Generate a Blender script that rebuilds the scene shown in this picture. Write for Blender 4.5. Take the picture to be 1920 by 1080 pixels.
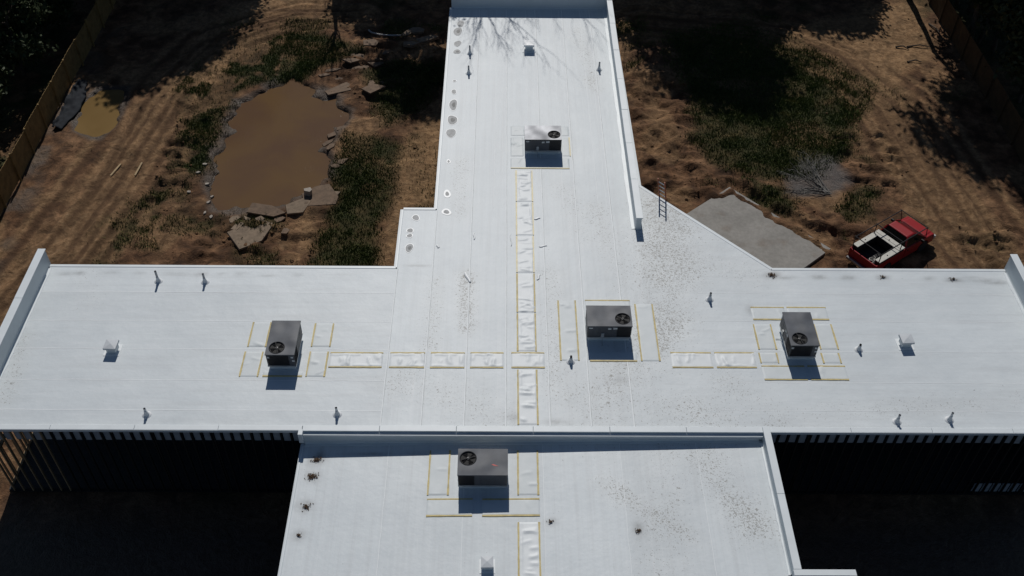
import bpy, math, random
import numpy as np
from mathutils import Vector, Matrix

for o in list(bpy.data.objects):
    bpy.data.objects.remove(o)
scene = bpy.context.scene
COL = scene.collection
R = math.radians

# ------------------------------------------------------------------ camera
ROOF = 4.5                                   # main roof above the yard
cam_d = bpy.data.cameras.new('camera')
cam = bpy.data.objects.new('camera', cam_d)
COL.objects.link(cam)
pitch, roll, yaw = R(45.3675), R(0.8383), R(-0.7557)
F = Vector((0, math.cos(pitch), -math.sin(pitch)))
RT = Vector((1, 0, 0))
UP = Vector((0, math.sin(pitch), math.cos(pitch)))
mz = Matrix.Rotation(yaw, 3, 'Z')
F, RT, UP = mz @ F, mz @ RT, mz @ UP
r2 = math.cos(roll) * RT + math.sin(roll) * UP
u2 = -math.sin(roll) * RT + math.cos(roll) * UP
m3 = Matrix((r2, u2, -F)).transposed()
cam.matrix_world = Matrix.Translation((0, 0, 37.6)) @ m3.to_4x4()
cam_d.sensor_width = 36.0
cam_d.lens = 35.25
cam_d.clip_start = 0.5
cam_d.clip_end = 3000
scene.camera = cam

# ------------------------------------------------------------------ world, sun, exposure
SUN_EL, SUN_AZ = R(44), R(3)                 # sun stands beyond the far end of the yard
to_sun = Vector((-math.sin(SUN_AZ) * math.cos(SUN_EL), math.cos(SUN_AZ) * math.cos(SUN_EL), math.sin(SUN_EL)))
world = bpy.data.worlds.new('World')
scene.world = world
world.use_nodes = True
wn = world.node_tree
wn.nodes.clear()
sky = wn.nodes.new('ShaderNodeTexSky')
sky.sky_type = 'NISHITA'
sky.sun_disc = False
sky.sun_elevation = SUN_EL
sky.sun_rotation = -SUN_AZ
sky.air_density = 1.0
sky.dust_density = 0.3
sky.ozone_density = 4.0
bg = wn.nodes.new('ShaderNodeBackground')
bg.inputs['Strength'].default_value = 0.05
wo = wn.nodes.new('ShaderNodeOutputWorld')
wn.links.new(sky.outputs[0], bg.inputs[0])
wn.links.new(bg.outputs[0], wo.inputs[0])
sd = bpy.data.lights.new('sun', 'SUN')
sd.energy = 4.0
sd.angle = R(0.5)
sd.color = (1.0, 0.965, 0.92)
sun = bpy.data.objects.new('sun', sd)
sun.rotation_euler = to_sun.to_track_quat('Z', 'Y').to_euler()
sun.location = (0, 60, 60)
COL.objects.link(sun)
scene.view_settings.view_transform = 'Standard'
scene.view_settings.look = 'None'
scene.view_settings.gamma = 1.0
scene.view_settings.use_curve_mapping = False
scene.view_settings.exposure = -0.54
scene.render.resolution_x = 1024
scene.render.resolution_y = 576

# ------------------------------------------------------------------ materials
def sock(node, *names):
    for n in names:
        if n in node.inputs:
            return node.inputs[n]

class NT:
    """small helper round one material's node tree"""
    def __init__(self, name):
        self.m = bpy.data.materials.new(name)
        self.m.use_nodes = True
        self.t = self.m.node_tree
        self.t.nodes.clear()
        self.out = self.t.nodes.new('ShaderNodeOutputMaterial')
        self.b = self.t.nodes.new('ShaderNodeBsdfPrincipled')
        self.t.links.new(self.b.outputs[0], self.out.inputs[0])
        self.pos = None
    def n(self, typ, **kw):
        nd = self.t.nodes.new(typ)
        for k, v in kw.items():
            setattr(nd, k, v)
        return nd
    def l(self, a, b):
        self.t.links.new(a, b)
    def position(self):
        if self.pos is None:
            self.pos = self.n('ShaderNodeNewGeometry').outputs['Position']
        return self.pos
    def objco(self):
        return self.n('ShaderNodeTexCoord').outputs['Object']
    def noise(self, scale, detail=4, rough=.55, vec=None, stretch=None, dist=0.0):
        nz = self.n('ShaderNodeTexNoise')
        nz.inputs['Scale'].default_value = scale
        nz.inputs['Detail'].default_value = detail
        nz.inputs['Roughness'].default_value = rough
        nz.inputs['Distortion'].default_value = dist
        v = vec if vec is not None else self.position()
        if stretch:
            mp = self.n('ShaderNodeMapping')
            mp.inputs['Scale'].default_value = stretch
            self.l(v, mp.inputs['Vector'])
            v = mp.outputs[0]
        self.l(v, nz.inputs['Vector'])
        return nz.outputs['Fac']
    def ramp(self, fac, stops):
        r = self.n('ShaderNodeValToRGB')
        e = r.color_ramp.elements
        while len(e) < len(stops):
            e.new(0.5)
        for el, (p, c) in zip(e, stops):
            el.position = p
            el.color = (c, c, c, 1) if isinstance(c, (int, float)) else (*c, 1)
        self.l(fac, r.inputs[0])
        return r.outputs[0]
    def mix(self, fac, a, b, mode='MIX'):
        m = self.n('ShaderNodeMix', data_type='RGBA', blend_type=mode)
        for s, v in ((m.inputs[0], fac), (m.inputs[6], a), (m.inputs[7], b)):
            if hasattr(v, 'is_linked') or hasattr(v, 'links'):
                self.l(v, s)
            elif isinstance(v, (int, float)):
                s.default_value = v
            else:
                s.default_value = (*v, 1)
        return m.outputs[2]
    def math(self, op, a, b=None, clamp=False):
        m = self.n('ShaderNodeMath', operation=op, use_clamp=clamp)
        for i, v in enumerate((a, b)):
            if v is None:
                continue
            if isinstance(v, (int, float)):
                m.inputs[i].default_value = v
            else:
                self.l(v, m.inputs[i])
        return m.outputs[0]
    def attr(self, name):
        a = self.n('ShaderNodeAttribute')
        a.attribute_name = name
        return a
    def bump(self, h, strength=.3, dist=.02):
        b = self.n('ShaderNodeBump')
        b.inputs['Strength'].default_value = strength
        b.inputs['Distance'].default_value = dist
        self.l(h, b.inputs['Height'])
        self.l(b.outputs[0], self.b.inputs['Normal'])
        return b
    def color(self, c):
        if isinstance(c, tuple):
            self.b.inputs['Base Color'].default_value = (*c, 1)
        else:
            self.l(c, self.b.inputs['Base Color'])
    def fin(self, rough=.6, metal=0.0, spec=.4):
        if isinstance(rough, (int, float)):
            self.b.inputs['Roughness'].default_value = rough
        else:
            self.l(rough, self.b.inputs['Roughness'])
        self.b.inputs['Metallic'].default_value = metal
        sock(self.b, 'Specular IOR Level', 'Specular').default_value = spec
        return self.m

def plain(name, c, rough=.6, metal=0.0, spec=.4, var=.15, scale=3.0, bump=0.0):
    """one colour with mottled wear"""
    t = NT(name)
    f = t.noise(scale, 5, .6)
    lo = tuple(v * (1 - var) for v in c)
    hi = tuple(min(1, v * (1 + var)) for v in c)
    t.color(t.ramp(f, [(.3, lo), (.7, hi)]))
    if bump:
        t.bump(t.noise(scale * 6, 3), bump, .01)
    return t.fin(rough, metal, spec)

MAT = {}
# white roofing membrane: dirt and smudges come from point attributes of the sheets
def membrane(name, stretch):
    t = NT(name)
    big = t.noise(.35, 4, .6)
    fine = t.noise(9, 3, .6)
    base = t.ramp(big, [(.3, (.595, .645, .668)), (.7, (.685, .732, .748))])
    info = t.n('ShaderNodeObjectInfo')
    rv = t.n('ShaderNodeMapRange')
    rv.inputs[3].default_value = .955
    rv.inputs[4].default_value = 1.02
    t.l(info.outputs['Random'], rv.inputs[0])
    base = t.mix(1.0, base, rv.outputs[0], 'MULTIPLY')
    base = t.mix(.06, base, t.ramp(fine, [(.3, .3), (.7, .9)]), 'OVERLAY')
    streak = t.noise(1.0, 5, .7, stretch=stretch)
    base = t.mix(t.ramp(streak, [(.48, 0.0), (.72, .38)]), base, (.50, .52, .53))
    base = t.mix(t.ramp(streak, [(.28, .35), (.44, 0.0)]), base, (.76, .78, .79))
    da = t.attr('dirt').outputs['Fac']
    sp1 = t.noise(9.5, 3, .7, dist=.6)
    sp2 = t.noise(17, 2, .6)
    thr = t.math('SUBTRACT', .73, t.math('MULTIPLY', da, .21))
    s1 = t.math('MULTIPLY', t.math('SUBTRACT', sp1, thr), 14.0, True)
    s2 = t.math('MULTIPLY', t.math('SUBTRACT', sp2, t.math('ADD', thr, .03)), 14.0, True)
    spk = t.math('MULTIPLY', t.math('MAXIMUM', s1, s2), .8)
    base = t.mix(t.math('MULTIPLY', da, .14), base, (.54, .51, .44))
    base = t.mix(spk, base, (.235, .23, .21))
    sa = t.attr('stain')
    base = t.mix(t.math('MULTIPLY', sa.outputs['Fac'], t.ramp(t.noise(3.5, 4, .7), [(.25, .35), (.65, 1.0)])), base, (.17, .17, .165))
    t.color(base)
    wv = t.math('ADD', t.math('MULTIPLY', t.noise(.9, 3, .5), 1.0), t.math('MULTIPLY', t.noise(5, 3, .6), .25))
    t.bump(wv, .34, .06)
    return t.fin(.5, 0, .35)
MAT['tpo'] = membrane('membrane_white', (.25, 3.4, 1))
MAT['tpo_long'] = membrane('membrane_white_long', (4.2, .10, 1))

t = NT('membrane_new')
t.color(t.ramp(t.noise(2, 4), [(.3, (.71, .745, .75)), (.7, (.77, .80, .805))]))
t.bump(t.noise(12, 3), .15, .01)
MAT['pad'] = t.fin(.48, 0, .3)
t = NT('membrane_pad_flat')
t.color(t.ramp(t.noise(2, 4), [(.3, (.60, .645, .655)), (.7, (.665, .705, .712))]))
t.bump(t.noise(12, 3), .15, .01)
MAT['pad_flat'] = t.fin(.5, 0, .3)
MAT['seam'] = plain('membrane_lap', (.80, .83, .835), .5, 0, .35, var=.05)
MAT['lapshade'] = plain('lap_shadow', (.54, .575, .58), .6, var=.25, scale=2)  # grey of the shadow line painted beside the laps
MAT['coping'] = plain('coping_white', (.68, .725, .74), .45, var=.05, scale=1.2, bump=.05)
MAT['parapet'] = plain('parapet_membrane', (.60, .655, .675), .5, var=.05, scale=.8, bump=.1)
MAT['yellow_sheen'] = plain('yellow_edge_sheen', (.68, .59, .34), .5, var=.12, scale=4)  # paler copy of the yellow, specular sheen put into the colour
MAT['yellow'] = plain('yellow_edge', (.56, .455, .20), .6, var=.22, scale=4)
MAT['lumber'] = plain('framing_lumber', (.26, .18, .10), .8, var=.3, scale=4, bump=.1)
MAT['lumber_shaded'] = plain('framing_lumber_shaded', (.014, .012, .010), .85, var=.3, scale=4)  # copy of the lumber with the court's shade put into the colour
MAT['sheath'] = plain('wall_sheathing', (.34, .37, .40), .7, var=.12)
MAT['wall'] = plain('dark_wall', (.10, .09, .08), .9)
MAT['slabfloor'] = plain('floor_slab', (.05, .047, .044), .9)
MAT['ring_in'] = plain('pond_grime', (.36, .37, .37), .6, var=.25, scale=5)
MAT['ring_mid'] = plain('pond_grime_dark', (.16, .165, .165), .6, var=.3, scale=7)
MAT['ring_out'] = plain('pond_rim', (.86, .88, .88), .45, 0, .4, var=.04)

def unit_paint(name, c, rough, metal, spec, bstr=.12, bscale=2.2, det=2):
    t = NT(name)
    co = t.position()
    f = t.noise(2.5, 5, .6)
    t.color(t.ramp(f, [(.3, tuple(v * .86 for v in c)), (.72, tuple(v * 1.16 for v in c))]))
    t.bump(t.noise(bscale, det, .5), bstr, .06 if det else .16)
    return t.fin(rough, metal, spec)
MAT['unit'] = unit_paint('unit_grey_paint', (.085, .09, .10), .5, 0, .3)
MAT['unit_top'] = unit_paint('unit_top_grey', (.10, .108, .122), .50, 0, .20, .5, 1.4, 0)
MAT['unit_top_silver'] = unit_paint('unit_top_bare_metal', (.09, .094, .102), .47, 1.0, .4, .7, 1.05, 0)
MAT['unit_dark'] = plain('unit_dark', (.02, .021, .024), .6, 0, .2)
MAT['black'] = plain('black_hole', (.006, .006, .006), .7)
MAT['coil_dark'] = plain('fan_blade', (.008, .008, .009), .9, 0, .1)
MAT['coil'] = plain('coil_fins', (.05, .05, .052), .45, .5)
MAT['guard'] = plain('fan_guard', (.10, .10, .10), .5, .3)
MAT['sticker'] = plain('sticker', (.62, .64, .64), .5)
MAT['galv'] = plain('galvanised', (.46, .48, .49), .38, .55, var=.15)
MAT['vent'] = plain('vent_cap_white', (.54, .57, .59), .5, 0, .3, var=.06)
MAT['pipe'] = plain('vent_pipe_grey', (.34, .35, .36), .55, var=.1)
MAT['boot'] = plain('pipe_boot', (.72, .74, .75), .5, var=.08)
MAT['red_tag'] = plain('red_tag', (.40, .03, .02), .5)

# yard
t = NT('yard_soil')
mk = t.attr('mask')
sepm = t.n('ShaderNodeSeparateColor')
t.l(mk.outputs['Color'], sepm.inputs[0])
g, s, w = sepm.outputs[0], sepm.outputs[1], sepm.outputs[2]
ash = mk.outputs['Alpha']
n1 = t.noise(.55, 6, .65)
n2 = t.noise(3.2, 6, .7)
n3 = t.noise(14, 4, .65)
n4 = t.noise(1.1, 5, .68, dist=.8)
dirt = t.ramp(n1, [(.30, (.048, .023, .011)), (.48, (.104, .053, .026)), (.68, (.185, .104, .054))])
dirt = t.mix(.7, dirt, t.ramp(n4, [(.36, .18), (.5, .5), (.62, .82)]), 'OVERLAY')
dirt = t.mix(.35, dirt, t.ramp(n2, [(.32, .12), (.5, .5), (.68, .9)]), 'OVERLAY')
sand = t.ramp(n2, [(.32, (.13, .075, .037)), (.5, (.225, .134, .066)), (.68, (.33, .21, .112))])
sand = t.mix(.45, sand, t.ramp(n4, [(.36, .18), (.5, .5), (.62, .82)]), 'OVERLAY')
c = t.mix(s, dirt, sand)
c = t.mix(t.math('MULTIPLY', t.attr('rut').outputs['Fac'], .8), c, (.070, .036, .017))
grs = t.ramp(n2, [(.3, (.018, .024, .007)), (.55, (.036, .043, .012)), (.78, (.085, .070, .026))])
c = t.mix(g, c, grs)
c = t.mix(ash, c, t.ramp(n3, [(.3, (.07, .066, .064)), (.7, (.15, .145, .14))]))
c = t.mix(w, c, t.ramp(n2, [(.3, (.045, .031, .021)), (.7, (.085, .06, .042))]))
c = t.mix(.22, c, t.ramp(n3, [(.30, .15), (.5, .5), (.72, .85)]), 'OVERLAY')
t.color(c)
hgt = t.math('ADD', t.math('MULTIPLY', n2, .45), t.math('ADD', t.math('MULTIPLY', n3, .22), t.math('MULTIPLY', n4, 1.0)))
t.bump(hgt, 1.0, .17)
ro = t.ramp(w, [(0, .95), (1, .42)])
MAT['soil'] = t.fin(ro, 0, .25)

def water(name, c1, c2, ns=9.0):
    t = NT(name)
    t.color(t.ramp(t.noise(.25, 3, .55, dist=.5), [(.38, c1), (.62, c2)]))
    sock(t.b, 'IOR').default_value = 1.33
    pat = t.ramp(t.noise(.45, 4, .6), [(.52, .04), (.66, 1.0)])
    rip = t.math('MULTIPLY', t.noise(ns, 3, .6), pat)
    t.bump(rip, .32, .025)
    return t.fin(.09, 0, .22)
MAT['pond'] = water('muddy_water', (.118, .070, .041), (.138, .083, .040))
MAT['puddle'] = water('sandy_water', (.18, .115, .046), (.215, .14, .058))

t = NT('grass_blades')
gp = t.noise(.8, 5, .65)
gp2 = t.noise(11, 2)
gc = t.ramp(gp, [(.3, (.050, .074, .016)), (.52, (.085, .108, .026)), (.72, (.17, .145, .048))])
gc = t.mix(.5, gc, t.ramp(gp2, [(.3, .2), (.7, .8)]), 'OVERLAY')
t.color(gc)
MAT['grass'] = t.fin(.7, 0, .2)

def foliage(name, lo, hi):
    t = NT(name)
    f = t.noise(1.6, 4, .7)
    t.color(t.ramp(f, [(.3, lo), (.7, hi)]))
    sock(t.b, 'Transmission Weight', 'Transmission').default_value = 0
    return t.fin(.65, 0, .25)
MAT['leaf'] = foliage('tree_leaves', (.016, .026, .008), (.050, .068, .020))
MAT['leaf2'] = foliage('tree_leaves_olive', (.024, .030, .010), (.065, .066, .024))
MAT['bark'] = plain('bark', (.085, .065, .048), .9, var=.35, scale=5, bump=.4)
MAT['dead'] = plain('dead_twigs', (.20, .19, .17), .85, var=.25, scale=6)

t = NT('concrete_pad')
cn = t.noise(.6, 5, .6)
cn2 = t.noise(5, 5, .7)
cc = t.ramp(cn, [(.3, (.225, .215, .195)), (.7, (.305, .29, .265))])
cc = t.mix(t.ramp(t.noise(.9, 3, .6), [(.55, 0.0), (.75, .5)]), cc, (.17, .125, .09))
cc = t.mix(.35, cc, t.ramp(cn2, [(.3, .3), (.7, .7)]), 'OVERLAY')
t.color(cc)
t.bump(cn2, .2, .01)
MAT['conc'] = t.fin(.8, 0, .3)
MAT['rubble'] = plain('rubble_tan', (.15, .100, .064), .85, var=.3, scale=4, bump=.3)
MAT['rubble_pale'] = plain('rubble_pale', (.21, .155, .105), .85, var=.3, scale=4, bump=.3)
MAT['rubble_white'] = plain('rubble_white', (.34, .30, .25), .8, var=.2, scale=5, bump=.3)
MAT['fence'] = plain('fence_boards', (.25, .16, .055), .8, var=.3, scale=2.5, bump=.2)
MAT['fence_shaded'] = plain('fence_boards_shaded', (.085, .052, .022), .85, var=.3, scale=2.5, bump=.2)  # darker copy of the boards, tree shade put into the colour
MAT['tarp'] = plain('silt_sheet', (.022, .025, .03), .8, 0, .1, var=.3, scale=3)
MAT['white_pipe'] = plain('plastic_pipe', (.40, .39, .37), .4)
MAT['leaflitter'] = plain('leaf_litter', (.10, .062, .035), .85, var=.5, scale=20)

# truck
MAT['red'] = plain('truck_red', (.285, .009, .013), .42, 0, .4, var=.08)
MAT['red_dark'] = MAT['red']
MAT['glass'] = plain('truck_glass', (.008, .009, .010), .15, 0, .3)
MAT['rubber'] = plain('tyre_rubber', (.018, .018, .018), .85)
MAT['rim'] = plain('wheel_rim', (.30, .30, .31), .35, .7)
MAT['alu'] = plain('toolbox_aluminium', (.50, .49, .44), .45, .15, var=.12, scale=8)
MAT['rack'] = plain('rack_black', (.018, .018, .02), .45)
MAT['bedliner'] = plain('bed_liner', (.016, .016, .017), .8)
MAT['lamp'] = plain('lamp_clear', (.55, .55, .52), .2)
MAT['tail'] = plain('lamp_red', (.30, .01, .01), .3)
MAT['chrome'] = plain('bumper_steel', (.35, .35, .36), .3, .8)
MAT['orange'] = plain('ladder_orange', (.34, .085, .03), .5)
MAT['wood'] = plain('loose_lumber', (.36, .26, .14), .8, var=.2)

# ------------------------------------------------------------------ mesh helper
class MB:
    def __init__(self):
        self.v, self.f = [], []
    def add(self, vs, fs):
        o = len(self.v)
        self.v += [tuple(p) for p in vs]
        self.f += [tuple(i + o for i in q) for q in fs]
        return self
    def box(self, c, s, rz=0.0, rx=0.0, ry=0.0):
        m = Matrix.Rotation(rz, 3, 'Z') @ Matrix.Rotation(ry, 3, 'Y') @ Matrix.Rotation(rx, 3, 'X')
        c = Vector(c)
        vs = [c + m @ Vector((x * s[0] / 2, y * s[1] / 2, z * s[2] / 2)) for z in (-1, 1) for y in (-1, 1) for x in (-1, 1)]
        return self.add(vs, [(0, 2, 3, 1), (4, 5, 7, 6), (0, 1, 5, 4), (2, 6, 7, 3), (0, 4, 6, 2), (1, 3, 7, 5)])
    def span(self, x0, y0, z0, x1, y1, z1):
        return self.box(((x0 + x1) / 2, (y0 + y1) / 2, (z0 + z1) / 2), (abs(x1 - x0), abs(y1 - y0), abs(z1 - z0)))
    def bar(self, a, b, w, h=None):
        """square bar from a to b"""
        return self.tube([a, b], w / 2 * 1.3, 4)
    def tube(self, pts, r, n=8, r1=None, cap=True):
        pts = [Vector(p) for p in pts]
        k = len(pts)
        vs, fs = [], []
        for i, p in enumerate(pts):
            d = (pts[min(i + 1, k - 1)] - pts[max(i - 1, 0)]).normalized()
            a = d.orthogonal().normalized() if abs(d.z) > .98 else d.cross(Vector((0, 0, 1))).normalized()
            b = d.cross(a)
            rr = r if r1 is None else r + (r1 - r) * i / (k - 1)
            for j in range(n):
                t_ = 2 * math.pi * (j + .5) / n
                vs.append(p + rr * (math.cos(t_) * a + math.sin(t_) * b))
        for i in range(k - 1):
            for j in range(n):
                fs.append((i * n + j, i * n + (j + 1) % n, (i + 1) * n + (j + 1) % n, (i + 1) * n + j))
        if cap:
            fs.append(tuple(range(n - 1, -1, -1)))
            fs.append(tuple((k - 1) * n + j for j in range(n)))
        return self.add(vs, fs)
    def lathe(self, prof, c=(0, 0, 0), n=20, cap=True):
        vs, fs = [], []
        for (r, z) in prof:
            for j in range(n):
                t_ = 2 * math.pi * j / n
                vs.append((c[0] + r * math.cos(t_), c[1] + r * math.sin(t_), c[2] + z))
        for i in range(len(prof) - 1):
            for j in range(n):
                fs.append((i * n + j, i * n + (j + 1) % n, (i + 1) * n + (j + 1) % n, (i + 1) * n + j))
        if cap:
            fs.append(tuple(range(n - 1, -1, -1)))
            fs.append(tuple((len(prof) - 1) * n + j for j in range(n)))
        return self.add(vs, fs)
    def prism(self, poly, z0, z1, flare=1.0):
        n = len(poly)
        cx = sum(p[0] for p in poly) / n
        cy = sum(p[1] for p in poly) / n
        vs = [(p[0], p[1], z0) for p in poly] + [(cx + (p[0] - cx) * flare, cy + (p[1] - cy) * flare, z1) for p in poly]
        fs = [tuple(range(n - 1, -1, -1)), tuple(range(n, 2 * n))]
        fs += [(i, (i + 1) % n, n + (i + 1) % n, n + i) for i in range(n)]
        return self.add(vs, fs)
    def mesh(self, name, smooth=False):
        me = bpy.data.meshes.new(name)
        me.from_pydata(self.v, [], self.f)
        if smooth:
            me.polygons.foreach_set('use_smooth', [True] * len(me.polygons))
        me.update()
        return me
    def build(self, name, mat, parent=None, loc=(0, 0, 0), rz=0.0, smooth=False, bevel=0.0):
        o = bpy.data.objects.new(name, self.mesh(name, smooth))
        o.data.materials.append(MAT[mat] if isinstance(mat, str) else mat)
        COL.objects.link(o)
        o.location = loc
        o.rotation_euler = (0, 0, rz)
        if parent is not None:
            o.parent = parent
        if bevel:
            b = o.modifiers.new('bevel', 'BEVEL')
            b.width = bevel
            b.segments = 2
            b.limit_method = 'ANGLE'
        return o

def empty(name, loc=(0, 0, 0), rz=0.0):
    o = bpy.data.objects.new(name, None)
    o.location = loc
    o.rotation_euler = (0, 0, rz)
    COL.objects.link(o)
    return o
def tag(o, label, cat, group=None, kind=None):
    o['label'] = label
    o['category'] = cat
    if group:
        o['group'] = group
    o['kind'] = kind or 'thing'
    return o
def struct(o, label=None):
    o['kind'] = 'structure'
    if label:
        o['label'] = label
    return o
def inst(src, name, parent, loc=(0, 0, 0), rz=0.0, scale=None):
    c = src.copy()
    c.name = name
    COL.objects.link(c)
    c.parent = parent
    c.location = loc
    c.rotation_euler = (0, 0, rz)
    if scale:
        c.scale = scale
    return c
def copy_tree(o, parent=None):
    c = o.copy()
    COL.objects.link(c)
    c.parent = parent
    for ch in list(o.children):
        copy_tree(ch, c)
    return c

# ------------------------------------------------------------------ number fields
rng = np.random.default_rng(7)
TAB = rng.random((256, 256))
def vnoise(x, y, sc, off=0.0):
    x = np.asarray(x, float) / sc + off * 17.3 + 1000
    y = np.asarray(y, float) / sc + off * 9.1 + 1000
    xi = np.floor(x).astype(int)
    yi = np.floor(y).astype(int)
    fx, fy = x - xi, y - yi
    fx = fx * fx * (3 - 2 * fx)
    fy = fy * fy * (3 - 2 * fy)
    a = TAB[xi % 256, yi % 256]
    b = TAB[(xi + 1) % 256, yi % 256]
    c_ = TAB[xi % 256, (yi + 1) % 256]
    d = TAB[(xi + 1) % 256, (yi + 1) % 256]
    return (a * (1 - fx) + b * fx) * (1 - fy) + (c_ * (1 - fx) + d * fx) * fy
def fbm(x, y, sc, oct=4, off=0.0):
    s_, a_, n_ = 0, 1.0, 0
    for i in range(oct):
        s_ = s_ + a_ * vnoise(x, y, sc / 2 ** i, off + i * 3.7)
        n_ += a_
        a_ *= .5
    return s_ / n_
def polydist(x, y, poly):
    """signed distance, negative inside"""
    d = np.full(x.shape, 1e9)
    ins = np.zeros(x.shape, bool)
    n = len(poly)
    for i in range(n):
        x0, y0 = poly[i]
        x1, y1 = poly[(i + 1) % n]
        ex, ey = x1 - x0, y1 - y0
        tt = np.clip(((x - x0) * ex + (y - y0) * ey) / (ex * ex + ey * ey), 0, 1)
        d = np.minimum(d, np.hypot(x - x0 - tt * ex, y - y0 - tt * ey))
        cr = ((y0 > y) != (y1 > y)) & (x < (x1 - x0) * (y - y0) / ((y1 - y0) if y1 != y0 else 1e-9) + x0)
        ins ^= cr
    return np.where(ins, -d, d)
def linedist(x, y, pts):
    d = np.full(x.shape, 1e9)
    for (x0, y0), (x1, y1) in zip(pts[:-1], pts[1:]):
        ex, ey = x1 - x0, y1 - y0
        tt = np.clip(((x - x0) * ex + (y - y0) * ey) / (ex * ex + ey * ey), 0, 1)
        d = np.minimum(d, np.hypot(x - x0 - tt * ex, y - y0 - tt * ey))
    return d
def sm(a, b, x):
    t_ = np.clip((x - a) / (b - a), 0, 1)
    return t_ * t_ * (3 - 2 * t_)

POND = [(-14.1, 56.5), (-12.4, 55.6), (-10.5, 53.8), (-10.1, 52.7), (-10.6, 50.4), (-10.8, 48.8), (-10.2, 46.5), (-10.8, 45.8), (-11.4, 44.8), (-12.2, 44.2), (-13.5, 43.6), (-14.5, 43.7), (-15.6, 43.2), (-16.6, 43.8), (-17.1, 44.3), (-17.1, 46.2), (-17.3, 48.0), (-17.1, 49.6), (-17.2, 52.0), (-16.8, 53.8), (-15.6, 55.6)]
PUDDLE = [(-26.4, 55.3), (-24.5, 55.3), (-24.3, 53.8), (-24.5, 51.0), (-24.8, 49.8), (-25.3, 49.8), (-26.4, 50.7), (-26.9, 51.8), (-26.8, 53.8)]
GRASS = [[(-18.9, 62.2), (-14.4, 62.3), (-11.3, 61.6), (-9.7, 59.6), (-13.5, 56.3), (-16.5, 55.3), (-17.7, 52.7), (-17.4, 46.8), (-18.9, 44.8), (-19.3, 41.1), (-17.6, 38.8), (-20.2, 40.2), (-20.7, 43.4), (-20.0, 46.7), (-20.2, 50.4), (-21.1, 55.6), (-19.9, 60.1)],
         [(-9.7, 50.5), (-8.1, 50.5), (-6.0, 49.2), (-6.1, 44.0), (-6.8, 42.1), (-6.3, 38.3), (-10.0, 38.2), (-10.5, 41.6), (-9.6, 43.9), (-10.0, 46.3), (-9.9, 48.9)],
         [(11.5, 62.6), (12.4, 54.8), (11.4, 50.2), (12.4, 47.6), (15.7, 46.1), (18.9, 46.6), (21.3, 49.8), (23.6, 53.7), (24.7, 56.8), (22.5, 59.3), (20.1, 62.0), (17.4, 64.1)],
         [(19.2, 43.7), (21.2, 45.7), (22.4, 45.2), (21.0, 42.4), (19.5, 42.3)],
         [(14.9, 45.6), (16.5, 45.6), (17.2, 44.2), (16.6, 42.8), (15.5, 43.7)],
         [(-9.5, 57.0), (-6.5, 59.0), (-4.0, 58.5), (-4.2, 54.5), (-6.2, 51.5), (-7.6, 51.3), (-8.4, 53.5)]]
SAND = [[(20.2, 62.7), (22.6, 60.0), (24.6, 56.2), (23.1, 50.3), (22.8, 46.7), (23.7, 43.3), (24.7, 42.4), (25.2, 40.2), (28.1, 40.2), (28.0, 44.3), (27.1, 48.2), (26.4, 52.6), (26.7, 57.5), (29.8, 59.4), (30.6, 67.4), (27.4, 67.3)],
        [(-6.4, 47.9), (-4.9, 53.4), (-3.5, 55.2), (-3.5, 47.9), (-3.8, 43.5), (-5.4, 43.5), (-5.8, 38.7), (-7.0, 38.7), (-6.8, 41.7), (-6.2, 44.0)],
        [(-11.6, 43.6), (-10.5, 43.2), (-10.3, 41.5), (-10.8, 39.6), (-11.3, 41.0), (-11.8, 42.2)],
        [(-13.0, 66.0), (-20.5, 63.5), (-20.5, 65.5), (-13.0, 69.0)],
        [(16.5, 63.8), (20.2, 60.8), (21.5, 61.6), (18.0, 65.0)]]
ROADL = [(-25.6, 33), (-24.1, 38.7), (-22.8, 44.3), (-21.7, 52.3), (-20.8, 57.5), (-19.5, 61.5), (-14.7, 64.4), (-10.4, 64.6)]
ROADR = [(27.5, 34), (26.5, 38.9), (25.6, 42.4), (25.0, 47.7), (24.6, 53.8), (22.5, 59.3), (17.9, 62.7), (10, 64)]
ROUGH = [[(7.2, 42.0), (7.2, 57.0), (12.0, 58.0), (12.0, 48.0), (14.5, 45.8), (12.8, 45.5)],
         [(13.3, 45.8), (14.3, 46.6), (19.5, 42.4), (21.5, 41.0), (18.3, 38.5), (18.1, 40.3)],
         [(20.6, 45.0), (20.8, 51.0), (23.8, 51.0), (23.6, 45.0)],
         [(24.5, 36.0), (25.0, 42.0), (28.5, 42.0), (28.0, 36.0)],
         [(-20.5, 43.0), (-20.5, 53.5), (-18.0, 53.5), (-18.0, 43.0)],
         [(-17.5, 38.0), (-17.0, 43.0), (-10.0, 43.5), (-10.5, 38.0)],
         [(-11.5, 55.5), (-10.0, 61.5), (-4.2, 61.5), (-4.0, 53.0), (-9.0, 52.0)]]
ASH = [(17.1, 47.1), (19.9, 48.2), (20.4, 46.1), (19.1, 44.7), (16.6, 44.6)]

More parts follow.
